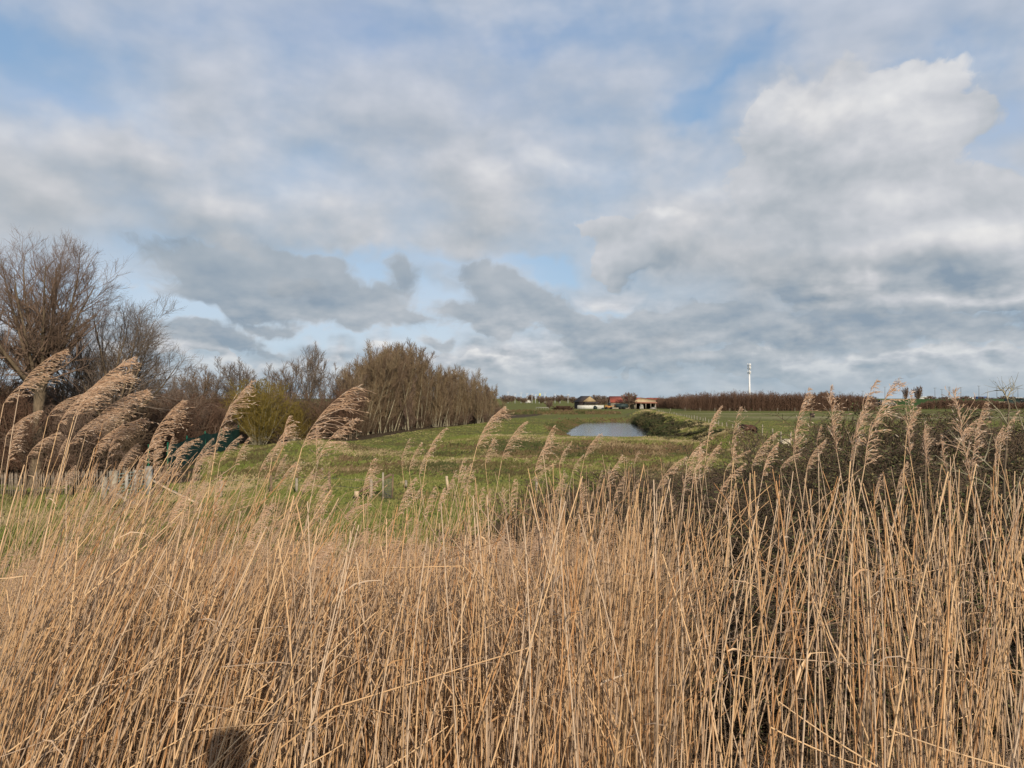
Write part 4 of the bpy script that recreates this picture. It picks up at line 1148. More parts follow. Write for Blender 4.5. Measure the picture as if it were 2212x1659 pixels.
# paling fence along the left with gate
FY = 34.5
def paling(x0, x1, y0, y1, label, n_sp=0.105):
    r = empty('paling_fence', (x0, y0, gz(x0, y0))); tag(r, label, 'fence')
    L = math.hypot(x1 - x0, y1 - y0); n = int(L / n_sp); g = np.random.default_rng(int(abs(x0) * 10))
    q = Geo(); 
    for i in range(n):
        f = i / n; x, y = (x1 - x0) * f, (y1 - y0) * f; z = gz(x0 + x, y0 + y) - gz(x0, y0)
        h = 1.05 * g.uniform(0.9, 1.06); w_ = 0.024 * g.uniform(0.8, 1.3); t_ = g.normal(0, 0.03)
        q.box((x + t_ * h / 2, y, z + h / 2), (w_ * 1.5, 0.02, h), ry=t_)
        q.cyl((x + t_ * h, y, z + h - 0.01), (x + t_ * h, y, z + h + 0.06), w_ * 0.8, 0.004, 4)
    build('pales', q, simple('chestnut_pales', (0.30, 0.245, 0.185), (0.16, 0.125, 0.09), 5.0), r)
    for h in (0.3, 0.8):
        P = np.array([[( (x1 - x0) * f, (y1 - y0) * f - 0.02, gz(x0 + (x1 - x0) * f, y0 + (y1 - y0) * f) - gz(x0, y0) + h) for f in np.linspace(0, 1, 12)]])
        v, qq = tubes(P, np.full((1, 12), 0.008), 4); link('wire', mesh('wire', v, qq), M_WIRE, r)
    for f in np.linspace(0.03, 0.97, max(2, int(L / 2.4))):
        x, y = (x1 - x0) * f, (y1 - y0) * f + 0.06
        q = Geo(); q.cyl((x, y, -0.1), (x, y, 1.15), 0.05, 0.045, 7); build('post', q, M_BROWNPOST, r)
    return r
xa = px(-30, 398, FY).x; xb = px(26, 398, FY).x; xc = px(28, 398, FY).x; xd = px(116, 398, FY + 1).x
paling(xa, xb, FY + 0.2, FY + 0.1, 'chestnut paling fence at the left edge under the willows')
paling(xc, px(72, 398, FY + 0.6).x, FY + 0.5, FY + 0.7, 'leaning middle length of chestnut paling fence right of the willow trunk')
paling(px(72, 398, FY + 1.2).x, px(146, 398, FY + 2.6).x, FY + 1.2, FY + 2.8, 'rear length of chestnut paling fence behind the metal gate')
# metal gate with its posts
y0 = FY - 0.6; xg0, xg1 = px(117, 398, y0).x, px(148, 398, y0 + 1.0).x
r = empty('field_gate', (xg0, y0, gz(xg0, y0))); tag(r, 'tubular metal field gate with pale uprights between two stout posts', 'gate')
W_ = xg1 - xg0; q = Geo()
for k in range(7):
    z_ = 0.16 + k * 0.155; q.cyl((0, 0, z_), (W_, 1.0, z_ + 0.10), 0.018, n=6)
build('bars', q, simple('greenish_tube', (0.20, 0.27, 0.25), None, 2.0, 0.5), r)
for f in (0.34, 0.62):
    q = Geo(); q.box((W_ * f, f - 0.03, 0.66), (0.13, 0.03, 1.15), rz=R(30)); build('upright', q, M_WHITEPAINT, r)
q = Geo(); q.box((-0.1, -0.02, 0.60), (0.30, 0.26, 1.30)); build('post', q, M_WOODPOST, r)
q = Geo(); q.box((W_ + 0.08, 1.0, 0.66), (0.24, 0.22, 1.42)); build('post', q, M_WHITEPAINT, r)
q = Geo(); q.cyl((W_ + 0.5, 1.15, 0), (W_ + 0.5, 1.15, 1.32), 0.07, n=8); build('post', q, M_BROWNPOST, r)
# boards thrown on the grass
def plank(p0, p1, w_, mat, label):
    a, b = np.array(px(*p0)), np.array(px(*p1)); q = Geo(); q.beam(a - a, b - a, w_, 0.05)
    tag(link('plank', q.mesh('plank'), mat, None, tuple(a)), label, 'plank')
d1 = 30.5
plank((152, 480, d1), (178, 494.5, d1 - 0.3), 0.13, M_PALEWOOD, 'upper pale broken rail sticking out right of the gate post')
plank((172, 491, d1 - 0.6), (197, 503, d1 - 0.8), 0.15, M_PALEWOOD, 'lower pale broken rail with splintered end on the grass')
plank((105, 486, 29.5), (128, 501, 29.3), 0.16, M_WOODPOST, 'grey plank leaning down in front of the gate')
plank((128, 501, 29.4), (140, 505, 29.3), 0.12, M_WOODPOST, 'short grey plank at the lower end of the leaning one')
x, y = gpx(104, 507); post(x, y, 'stout grey post left of the gate, nearer the reeds', None, 1.05, 2.2, M_WOODPOST)
x, y = gpx(132, 506, 0.1)
g_ = Geo(); g_.cyl((0, -0.4, 0.12), (0.5, 0.5, 0.16), 0.15, 0.13, 9)
tag(link('log', g_.mesh('log'), M_BROWNPOST, None, (x, y, gz(x, y))), 'short dark log lying under the leaning plank', 'log')

# green windbreak netting on posts
NP = [(px(150, 398, 42).x, 42.0), (px(169, 398, 44.5).x, 44.5), (px(188, 398, 50).x, 50), (px(206, 398, 56).x, 56), (px(222, 398, 62).x, 62), (px(239, 398, 70).x, 70)]
r = empty('netting_fence', (NP[0][0], NP[0][1], gz(*NP[0]))); tag(r, 'dark green windbreak netting on green posts running up to the grassy knoll', 'fence')
o0 = np.array([NP[0][0], NP[0][1], gz(*NP[0])])
pl = []
for (ax, ay), (bx, by) in zip(NP[1:-1], NP[2:]):
    for f in np.linspace(0, 1, 8, endpoint=False): pl.append((ax + (bx - ax) * f, ay + (by - ay) * f))
pl.append(NP[-1]); pl = np.array(pl); zg = ground(pl[:, 0], pl[:, 1])
n = len(pl); rows = 8
hs = np.linspace(0.05, 1.75, rows); sag = 0.10 * np.abs(np.sin(np.linspace(0, 4 * np.pi, n)))
V = np.zeros((n, rows, 3)); V[..., 0] = pl[:, None, 0] + 0.05 * np.sin(np.arange(n)[:, None] * 1.3 + hs[None] * 3); V[..., 1] = pl[:, None, 1]
V[..., 2] = zg[:, None] + hs[None] * (1 - sag[:, None] * 0.8)
front = V.reshape(-1, 3) - o0; back = front + np.array([0.02, 0.02, 0])
ii = np.arange(n * rows).reshape(n, rows)
qf = np.stack([ii[:-1, :-1], ii[1:, :-1], ii[1:, 1:], ii[:-1, 1:]], -1).reshape(-1, 4)
q = Geo(); q.add(front, qf); q.add(back, qf[:, ::-1]); build('net', q, M_GREENNET, r)
for i, (x, y) in enumerate(NP):
    q = Geo(); zz = gz(x, y); h = 1.9
    q.cyl((x - o0[0] - 0.03, y - o0[1] - 0.05, zz - o0[2] - 0.1), (x - o0[0] - 0.03, y - o0[1] - 0.05, zz - o0[2] + h), 0.05, n=7); build('post', q, M_GREENPAINT, r)

# dark feeder box far in the field
d = 176.0; p = px(812, 398, d)
r = empty('feeder', (p.x, d, gz(p.x, d))); tag(r, 'dark upright feeder barrel alone in the green field', 'barrel')
q = Geo(); q.cyl((0, 0, 0), (0, 0, 0.95), 0.52, 0.52, 12); build('drum', q, M_DARKWALL, r)
q = Geo(); q.cyl((0, 0, 0.95), (0, 0, 1.15), 0.56, 0.30, 12); build('lid', q, M_BROWNPOST, r)
# molehill-like earth mound on the meadow
x, y = gpx(541, 412.4, 0.3); g = np.random.default_rng(3)
gx, gy = np.meshgrid(np.linspace(-1, 1, 17), np.linspace(-1, 1, 17)); rr_ = np.hypot(gx, gy)
zz = np.clip(1 - rr_, 0, 1) ** 0.8 * (1 + 0.5 * fb(gx, gy, 2.3, 4)); ii = np.arange(289).reshape(17, 17)
tag(link('earth_heap', mesh('earth_heap', np.stack([gx * 2.6, gy * 1.8, zz * 0.9 - 0.05], -1), np.stack([ii[:-1, :-1], ii[:-1, 1:], ii[1:, 1:], ii[1:, :-1]], -1).reshape(-1, 4), smooth=True),
         simple('bare_earth', (0.085, 0.055, 0.045), (0.05, 0.035, 0.03), 2.0), None, (x, y, gz(x, y))), 'small heap of dark earth on the meadow left of the pond', 'earth heap')
# low white rail far left of the barn
a_, b_ = px(536, 406, 300), px(548.5, 406, 300)
q = Geo(); q.box((0, 0, 0.75), (b_.x - a_.x, 0.1, 0.22))
for f in np.linspace(-0.5, 0.5, 6): q.box((f * (b_.x - a_.x) * 0.98, 0.08, 0.4), (0.12, 0.1, 0.9))
tag(link('rail', q.mesh('rail'), M_WHITEPAINT, None, ((a_.x + b_.x) / 2, 300, gz(a_.x, 300))), 'low white rail in the field left of the dark bramble heap', 'rail')

# ================================================================== animals
def skin_body(name, joints, edges, mat, parent, sub=2):
    me = bpy.data.meshes.new(name); me.from_pydata([j[:3] for j in joints], edges, [])
    o = bpy.data.objects.new(name, me); C.objects.link(o)
    m = o.modifiers.new('skin', 'SKIN'); m.use_smooth_shade = True
    for i, j in enumerate(joints):
        sv = me.skin_vertices[0].data[i]; sv.radius = (j[3], j[4] if len(j) > 4 else j[3]); sv.use_root = (i == 0)
    s_ = o.modifiers.new('sub', 'SUBSURF'); s_.levels = s_.render_levels = sub
    o.parent = parent; me.materials.append(mat); return o
t = NT('pony_coat', 0.85, 0.2); o_ = t.obj()
c = t.mix(t.rng(t.noise(o_, 2.2, 4.0), 0.4, 0.65), (0.060, 0.028, 0.020), (0.105, 0.045, 0.030))
M_PONY = t.col(c)
M_MANE = simple('dark_mane', (0.016, 0.013, 0.013), (0.035, 0.028, 0.026), 6.0)
M_BLAZE = simple('pale_blaze', (0.45, 0.36, 0.28), None, 6.0)
M_GREYHAIR = simple('grey_fetlock_hair', (0.17, 0.15, 0.14), (0.09, 0.08, 0.075), 8.0)
d = 71.0; p = px(749, 398, d)
# pony: head lowered towards the camera and to the left, rump away to the right
r = empty('pony', (p.x, d, gz(p.x, d)), rz=R(-148)); r.scale = (0.92, 0.92, 0.92); tag(r, 'dark brown shaggy pony standing on the ridge with lowered head', 'pony')
J = [(0.0, 0, 0.98, 0.24, 0.30), (0.38, 0, 0.95, 0.26, 0.33), (-0.40, 0, 0.97, 0.23, 0.31), (0.62, 0, 1.02, 0.19, 0.27), (-0.66, 0, 1.02, 0.24, 0.28), (-0.86, 0, 0.92, 0.14, 0.17),
     (0.86, 0, 1.14, 0.14, 0.20), (1.08, 0, 1.16, 0.11, 0.16), (1.24, 0, 1.10, 0.11, 0.13), (1.40, 0, 0.90, 0.085, 0.10), (1.52, 0, 0.70, 0.068, 0.07),
     (0.56, 0.17, 0.74, 0.12), (0.58, 0.17, 0.44, 0.065), (0.56, 0.17, 0.14, 0.045), (0.60, 0.17, 0.03, 0.06),
     (0.56, -0.17, 0.74, 0.12), (0.52, -0.17, 0.44, 0.065), (0.50, -0.17, 0.14, 0.045), (0.54, -0.17, 0.03, 0.06),
     (-0.62, 0.18, 0.74, 0.15), (-0.70, 0.18, 0.48, 0.075), (-0.66, 0.18, 0.14, 0.048), (-0.62, 0.18, 0.03, 0.06),
     (-0.64, -0.18, 0.74, 0.15), (-0.76, -0.18, 0.48, 0.075), (-0.74, -0.18, 0.14, 0.048), (-0.70, -0.18, 0.03, 0.06)]
E = [(0, 1), (0, 2), (1, 3), (2, 4), (4, 5), (3, 6), (6, 7), (7, 8), (8, 9), (9, 10), (3, 11), (11, 12), (12, 13), (13, 14), (3, 15), (15, 16), (16, 17), (17, 18), (4, 19), (19, 20), (20, 21), (21, 22), (4, 23), (23, 24), (24, 25), (25, 26)]
skin_body('body', J, E, M_PONY, r)
for s_ in (-1, 1):
    q = Geo(); q.cyl((1.14, 0.075 * s_, 1.22), (1.15, 0.10 * s_, 1.40), 0.042, 0.006, 7); build('ear', q, M_MANE, r)
g = np.random.default_rng(4)
def hair(n, fn, L, mat, name, rad=0.012, fall=(0.1, 0, -1)):
    b = np.array([fn(g) for _ in range(n)]); s_ = np.linspace(0, 1, 4)[None, :, None]
    dv = np.array(fall) + g.normal(0, 0.25, (n, 3)); dv = unit(dv) * (L * g.uniform(0.6, 1.1, (n, 1)))
    P = b[:, None] + dv[:, None] * s_; v, q = tubes(P, np.full((n, 1), rad) * np.linspace(1, 0.3, 4)[None], 3)
    link(name, mesh(name, v, q), mat, r)
hair(260, lambda g: (0.62 + 0.58 * (f := g.random()), g.normal(0, 0.06), 1.24 + 0.10 * f), 0.42, M_MANE, 'mane', 0.014, (0.15, 0.35, -1))
hair(70, lambda g: (1.20 + 0.06 * g.random(), g.normal(0, 0.05), 1.22), 0.26, M_MANE, 'forelock', 0.012, (0.6, 0, -1))
hair(110, lambda g: (-0.92, g.normal(0, 0.05), 1.0 + 0.05 * g.random()), 0.75, M_MANE, 'tail', 0.016, (-0.25, 0, -1))
q = Geo(); q.add([(1.335, -0.03, 1.02), (1.335, 0.03, 1.02), (1.60, 0.025, 0.74), (1.60, -0.025, 0.74), (1.37, -0.04, 1.07), (1.37, 0.04, 1.07), (1.64, 0.03, 0.76), (1.64, -0.03, 0.76)], [(4, 5, 6, 7), (0, 3, 2, 1), (0, 4, 7, 3), (1, 2, 6, 5)]); build('blaze', q, M_BLAZE, r)
# sheep
t = NT('fleece', 1.0, 0.05); o_ = t.obj(); t.bump(t.noise(o_, 22, 4.0), 1.0, 0.04)
M_FLEECE = t.col(t.mix(t.rng(t.noise(o_, 9, 3.0), 0.35, 0.65), (0.56, 0.50, 0.38), (0.40, 0.35, 0.26)))
M_SHEEPFACE = simple('sheep_face', (0.50, 0.43, 0.34), None, 8.0)
d = 66.0; p = px(785, 398, d)
r = empty('sheep', (p.x, d, gz(p.x, d)), rz=R(12)); tag(r, 'cream woolly sheep seen from the side between two fence posts', 'sheep')
J = [(0.0, 0, 0.62, 0.21, 0.22), (0.24, 0, 0.63, 0.19, 0.21), (-0.26, 0, 0.62, 0.20, 0.22), (-0.42, 0, 0.60, 0.13, 0.15), (0.42, 0, 0.68, 0.12, 0.13), (0.56, 0, 0.80, 0.085, 0.09), (0.70, 0, 0.76, 0.06, 0.07), (0.80, 0, 0.68, 0.04, 0.045),
     (0.24, 0.11, 0.40, 0.07), (0.25, 0.11, 0.20, 0.030), (0.25, 0.11, 0.03, 0.03), (0.24, -0.11, 0.40, 0.07), (0.23, -0.11, 0.20, 0.030), (0.23, -0.11, 0.03, 0.03),
     (-0.28, 0.11, 0.40, 0.08), (-0.33, 0.11, 0.22, 0.032), (-0.30, 0.11, 0.03, 0.03), (-0.28, -0.11, 0.40, 0.08), (-0.33, -0.11, 0.22, 0.032), (-0.30, -0.11, 0.03, 0.03)]
E = [(0, 1), (0, 2), (2, 3), (1, 4), (4, 5), (5, 6), (6, 7), (1, 8), (8, 9), (9, 10), (1, 11), (11, 12), (12, 13), (2, 14), (14, 15), (15, 16), (2, 17), (17, 18), (18, 19)]
skin_body('body', J, E, M_FLEECE, r)
for s_ in (-1, 1):
    q = Geo(); q.cyl((0.58, 0.05 * s_, 0.84), (0.57, 0.15 * s_, 0.83), 0.025, 0.012, 6); build('ear', q, M_SHEEPFACE, r)

# the person taking the picture stands on the dike behind the lens; only the shadow of the hooded head falls on the reeds
M_COAT = simple('dark_coat', (0.05, 0.055, 0.07), (0.035, 0.04, 0.05), 6.0)
M_SKIN = simple('skin', (0.52, 0.33, 0.25), None, 3.0, 0.5)
M_HAIR = simple('brown_hair', (0.06, 0.04, 0.03), None, 9.0)
r = empty('person', (0.165, -0.36, 2.90)); r.scale = (1.3, 1.2, 1.07); tag(r, 'person in a dark coat standing on the dike, holding both hands up before the face', 'person')
J = [(0, 0, 0.92, 0.15, 0.12), (0, 0, 1.10, 0.15, 0.12), (0, 0, 1.32, 0.18, 0.13), (0, 0, 1.45, 0.10, 0.09), (0, 0.02, 1.53, 0.055), (0, 0.03, 1.60, 0.08, 0.09), (0, 0.02, 1.70, 0.075, 0.095),
     (0.10, 0, 0.84, 0.10), (0.11, 0.02, 0.48, 0.065), (0.12, 0, 0.09, 0.045), (0.13, 0.14, 0.04, 0.045), (-0.10, 0, 0.84, 0.10), (-0.11, 0.02, 0.48, 0.065), (-0.12, 0, 0.09, 0.045), (-0.13, 0.14, 0.04, 0.045),
     (0.19, 0, 1.40, 0.065), (0.25, 0.10, 1.18, 0.05), (0.10, 0.22, 1.44, 0.035), (-0.19, 0, 1.40, 0.065), (-0.25, 0.10, 1.18, 0.05), (-0.10, 0.22, 1.44, 0.035)]
E = [(0, 1), (1, 2), (2, 3), (3, 4), (4, 5), (5, 6), (0, 7), (7, 8), (8, 9), (9, 10), (0, 11), (11, 12), (12, 13), (13, 14), (3, 15), (15, 16), (16, 17), (3, 18), (18, 19), (19, 20)]
skin_body('body', J, E, M_COAT, r)

# ================================================================== the reeds
def reed_mat(name, warm, grey, orange, node=True):
    t = NT(name, 0.62, 0.35)
    a = t.attr('reed')            # x metres along the stem, y random of the stem, z second random
    c = t.mix(t.rng(a[1], 0.25, 0.75), warm, grey)
    c = t.mix(t.rng(a[2], 0.78, 0.95), c, orange)
    s = t.math('FRACT', t.math('ADD', t.math('DIVIDE', a[0], t.math('MULTIPLY_ADD', a[2], 0.10, 0.13)), a[1]))
    seg = t.math('FLOOR', t.math('ADD', t.math('DIVIDE', a[0], t.math('MULTIPLY_ADD', a[2], 0.10, 0.13)), a[1]))
    wn_ = t.n('ShaderNodeTexWhiteNoise', noise_dimensions='2D')
    q = t.n('ShaderNodeCombineXYZ'); t.set(q.inputs[0], seg); t.set(q.inputs[1], t.math('MULTIPLY', a[1], 91.7)); t.set(wn_.inputs['Vector'], q.outputs[0])
    c = t.mix(t.rng(wn_.outputs['Value'], 0.45, 1.0, 0.0, 0.32), c, tuple(x * 0.62 for x in grey))
    c = t.mix(t.rng(s, 0.90, 0.99, 0.0, 0.8), c, (0.105, 0.065, 0.035))
    pn = t.rng(t.noise(t.pos(), 9.0, 3.0, 0.6), 0.55, 0.75)
    c = t.mix(t.math('MULTIPLY', pn, 0.25), c, (0.16, 0.11, 0.065))
    return t.col(c)
M_REED = reed_mat('reed_straw', (0.575, 0.368, 0.192), (0.42, 0.302, 0.205), (0.42, 0.220, 0.095))
M_REED_HERO = reed_mat('reed_straw_near', (0.64, 0.430, 0.235), (0.54, 0.405, 0.28), (0.50, 0.275, 0.12))
def plume_mat(name, a_, b_, c_):
    t = NT(name, 0.8, 0.2)
    a = t.attr('reed')
    c = t.mix(t.rng(a[1], 0.1, 0.9), a_, b_)
    c = t.mix(t.rng(a[2], 0.6, 1.0), c, c_)
    t.col(c)
    tr = t.n('ShaderNodeBsdfTranslucent'); t.set(tr.inputs[0], c)
    mx = t.n('ShaderNodeMixShader'); mx.inputs[0].default_value = 0.38
    t.t.links.new(t.b.outputs[0], mx.inputs[1]); t.t.links.new(tr.outputs[0], mx.inputs[2])
    t.t.links.new(mx.outputs[0], t.t.nodes['Material Output'].inputs[0])
    return t.m
M_PLUME = plume_mat('reed_plume', (0.66, 0.470, 0.320), (0.52, 0.345, 0.220), (0.84, 0.71, 0.57))

def stem_batch(base, top, bend, r0, r1, k=6, kink=None):
    """base, top (n,3); bend (n,3) sideways bow; returns polylines and radii"""
    s = np.linspace(0, 1, k)[None, :, None]
    P = base[:, None] * (1 - s) + top[:, None] * s + bend[:, None] * (4 * s * (1 - s))
    if kink is not None:
        at_, dv = kink                      # where along, offset direction beyond it
        over = np.clip(s - at_[:, None, None], 0, None)
        P = P + dv[:, None] * over
    return P, r0[:, None] * np.linspace(1, r1, k)[None]
def reed_attr(P, sides, g, rnd=None, rnd2=None):
    n, k, _ = P.shape
    ln = np.concatenate([np.zeros((n, 1)), np.cumsum(np.linalg.norm(np.diff(P, axis=1), axis=2), 1)], 1)
    a = g.random(n) if rnd is None else rnd; b = g.random(n) if rnd2 is None else rnd2
    A = np.stack([ln, np.repeat(a[:, None], k, 1), np.repeat(b[:, None], k, 1)], -1)
    return np.repeat(A[:, :, None], sides, 2).reshape(-1, 3)
def ribbons(P, Wd, nrm):
    """flat blades: P (n,k,3), widths (n,k), side vectors (n,3)"""
    n, k, _ = P.shape
    L = P - nrm[:, None] * Wd[..., None]; Rr = P + nrm[:, None] * Wd[..., None]
    V = np.stack([L, Rr], 2).reshape(-1, 3)
    i = np.arange(n * k * 2).reshape(n, k, 2)
    Q = np.stack([i[:, :-1, 0], i[:, :-1, 1], i[:, 1:, 1], i[:, 1:, 0]], -1).reshape(-1, 4)
    return V, Q
def leaves_on(g, P, frac, length, width):
    """dry leaves leaving the stems and drooping down wind"""
    n, k, _ = P.shape
    m = int(n * frac)
    if m < 1: return None
    who = g.integers(0, n, m); t_ = g.uniform(0.25, 0.85, m) * (k - 1); i = t_.astype(int); w = (t_ - i)[:, None]
    b = P[who, i] * (1 - w) + P[who, np.minimum(i + 1, k - 1)] * w
    az_ = g.normal(0.1, 1.3, m)
    d = np.stack([np.cos(az_), np.sin(az_) * 0.8, g.uniform(0.2, 1.5, m)], -1); d = unit(d)
    L = length * g.uniform(0.5, 1.3, m)
    kk = 5; Q = np.zeros((m, kk, 3)); Q[:, 0] = b; cur = d
    for j in range(1, kk):
        cur = unit(cur + np.array([0.10, 0, -0.42]) * g.uniform(0.3, 1.3, (m, 1)) + 0.16 * g.normal(size=(m, 3)))
        Q[:, j] = Q[:, j - 1] + cur * (L / (kk - 1))[:, None]
    Wd = width * g.uniform(0.6, 1.2, m)[:, None] * np.array([0.6, 1, 0.8, 0.5, 0.1])[None]
    side = unit(np.cross(d, g.normal(size=(m, 3))))
    return Q, Wd, side
def plume_geo(g, start, tan, L, wind=1.0, rows=24, per=3, spk=6, blen=0.45, wide=0.0011, droop=1.0):
    """one panicle: rachis arching down wind, fine branches hanging to the lee side"""
    W_ = np.array([1.0, 0.12, 0.0]) * wind
    k = rows; P = np.zeros((k, 3)); P[0] = start; cur = unit(np.array(tan, float)); Tn = [cur]
    for j in range(1, k):
        cur = unit(cur + (W_ * 0.045 + np.array([0, 0, -0.012])) * droop + 0.015 * g.normal(size=3)); Tn.append(cur)
        P[j] = P[j - 1] + cur * L / (k - 1)
    Tn = np.array(Tn)
    f = np.linspace(0, 1, k)
    prof = np.clip(np.sin(np.pi * np.clip(f * 0.86 + 0.10, 0, 1)) ** 0.7, 0.12, 1) * (1 - 0.35 * f)
    b = np.repeat(P, per, 0); tn = np.repeat(Tn, per, 0); pl = np.repeat(prof, per)
    # branches spring in whorls, with bare rachis between them
    wh = g.normal(0, 1, (k, 3)) * np.array([1, 1, 0.6]); lw = np.clip(g.normal(1.0, 0.32, k), 0.35, 1.7)
    whb = np.repeat(wh, per, 0); pl = pl * np.repeat(lw, per)
    n = len(b)
    b = b + tn * (g.random((n, 1)) ** 2.5 * L / k)
    d = unit(tn * g.uniform(0.55, 1.1, (n, 1)) + W_ * g.uniform(0.25, 1.0, (n, 1)) + 0.20 * whb + 0.15 * g.normal(size=(n, 3)))
    Lb = L * blen * pl * g.uniform(0.55, 1.15, n)
    kk = 5; Q = np.zeros((n, kk, 3)); Q[:, 0] = b; cur = d
    for j in range(1, kk):
        cur = unit(cur + W_ * 0.26 + np.array([0, 0, -0.17]) * g.uniform(0.2, 1.8, (n, 1)) + 0.12 * g.normal(size=(n, 3)))
        Q[:, j] = Q[:, j - 1] + cur * (Lb / (kk - 1))[:, None]
    side = unit(np.cross(d, np.array([0, 1.0, 0.2]) + 0.5 * g.normal(size=(n, 3))))
    v1, q1 = ribbons(Q, wide * np.array([1.0, 1.1, 1.0, 0.8, 0.3])[None] * np.ones((n, 1)), side)
    a1 = np.repeat(np.stack([np.zeros(n), g.random(n), g.random(n) * 0.8], -1)[:, None], kk * 2, 1).reshape(-1, 3)
    # spikelets along every branch
    who = np.repeat(np.arange(n), spk); m = len(who)
    t_ = g.uniform(0.15, 1.0, m) * (kk - 1.001); i = t_.astype(int); w = (t_ - i)[:, None]
    c = Q[who, i] * (1 - w) + Q[who, i + 1] * w
    sd_ = unit(unit(Q[who, i + 1] - Q[who, i]) + 0.45 * g.normal(size=(m, 3)) + W_ * 0.2)
    ls = 0.045 * L * g.uniform(0.7, 1.5, (m, 1)) + 0.003
    up_ = unit(np.cross(sd_, g.normal(size=(m, 3)))) * (0.0017 if L > 0.2 else 0.0015)
    V = np.stack([c, c + sd_ * ls * 0.5 + up_, c + sd_ * ls, c + sd_ * ls * 0.5 - up_], 1).reshape(-1, 3)
    q2 = np.arange(m * 4).reshape(m, 4) + len(v1)
    a2 = np.repeat(np.stack([np.zeros(m), g.random(m), g.random(m)], -1)[:, None], 4, 1).reshape(-1, 3)
    vr, qr = tubes(P[None], 0.0016 * np.linspace(1, 0.3, k)[None], 3)
    ar = np.tile([[0, 0.3, 0.2]], (len(vr), 1))
    return np.concatenate([v1, V, vr]), np.concatenate([q1, q2, qr + len(v1) + len(V)]), np.concatenate([a1, a2, ar])

gr = np.random.default_rng(77)
def make_reed(bx, by, foot, d, label, group=None, tip=None, r=0.0036, bow=0.05, broken=False):
    """stem through the pixels (bx, by) and (foot, 768), plume from (bx, by) to tip; 1024 wide frame"""
    top = np.array(px(bx, by, d)); low = np.array(px(foot, 768, d - 0.10))
    dirn = (low - top) / (top[2] - low[2])
    lo_, hi_ = 0.0, 6.0
    for _ in range(26):
        mid_ = (lo_ + hi_) / 2; p = top + dirn * mid_
        if p[2] > gz(p[0], p[1]): lo_ = mid_
        else: hi_ = mid_
    base = top + dirn * (lo_ + 0.02)
    H = np.linalg.norm(top - base)
    bend = np.array([bow * H * -0.5 * np.sign(bx - foot + 0.01), gr.normal(0, 0.01), 0])
    P, Rr = stem_batch(base[None], top[None], bend[None], np.array([r]), 0.62, 10)
    ox = Vector(base)
    root = empty('reed', ox)
    v, q = tubes(P, Rr, 5)
    link('stem', mesh('stem', v - base, q, attr={'reed': reed_attr(P, 5, gr)}, smooth=True), M_REED_HERO, root)
    if tip is not None:
        tp = np.array(px(tip[0], tip[1], d + 0.02)); ch = tp - top
        L = np.linalg.norm(ch) * 1.06
        wind = float(np.clip(gr.uniform(0.15, 0.4) + (ch[0] / (abs(ch[2]) + 0.05)) * 0.9, -0.25, 1.5))
        tan = unit(ch / np.linalg.norm(ch) + np.array([-0.32 * wind, 0, 0.12]))
        n_r = int(np.clip(L * gr.uniform(42, 66), 10, 24))
        v, q, a = plume_geo(gr, top, tan, L, wind, rows=n_r, per=int(gr.integers(3, 5)), spk=int(gr.integers(5, 8)), blen=gr.uniform(0.24, 0.44) + 0.20 * float(np.clip(wind, 0, 1)) * (1 if bx < 360 else 0.25), droop=20 / n_r * 1.15)
        link('plume', mesh('plume', v - base, q, attr={'reed': a}), M_PLUME, root)
    if gr.random() < 0.5:
        lv = leaves_on(gr, P, 1.0, 0.24, 0.0045)
        Q, Wd, sd_ = lv
        v, q = ribbons(Q, Wd, sd_)
        a = np.repeat(np.stack([np.zeros(len(Q)), gr.random(len(Q)), gr.random(len(Q))], -1)[:, None], Q.shape[1] * 2, 1).reshape(-1, 3)
        link('leaf', mesh('leaf', v - base, q, attr={'reed': a}), M_REED_HERO, root)
    return tag(root, label, 'reed', group)

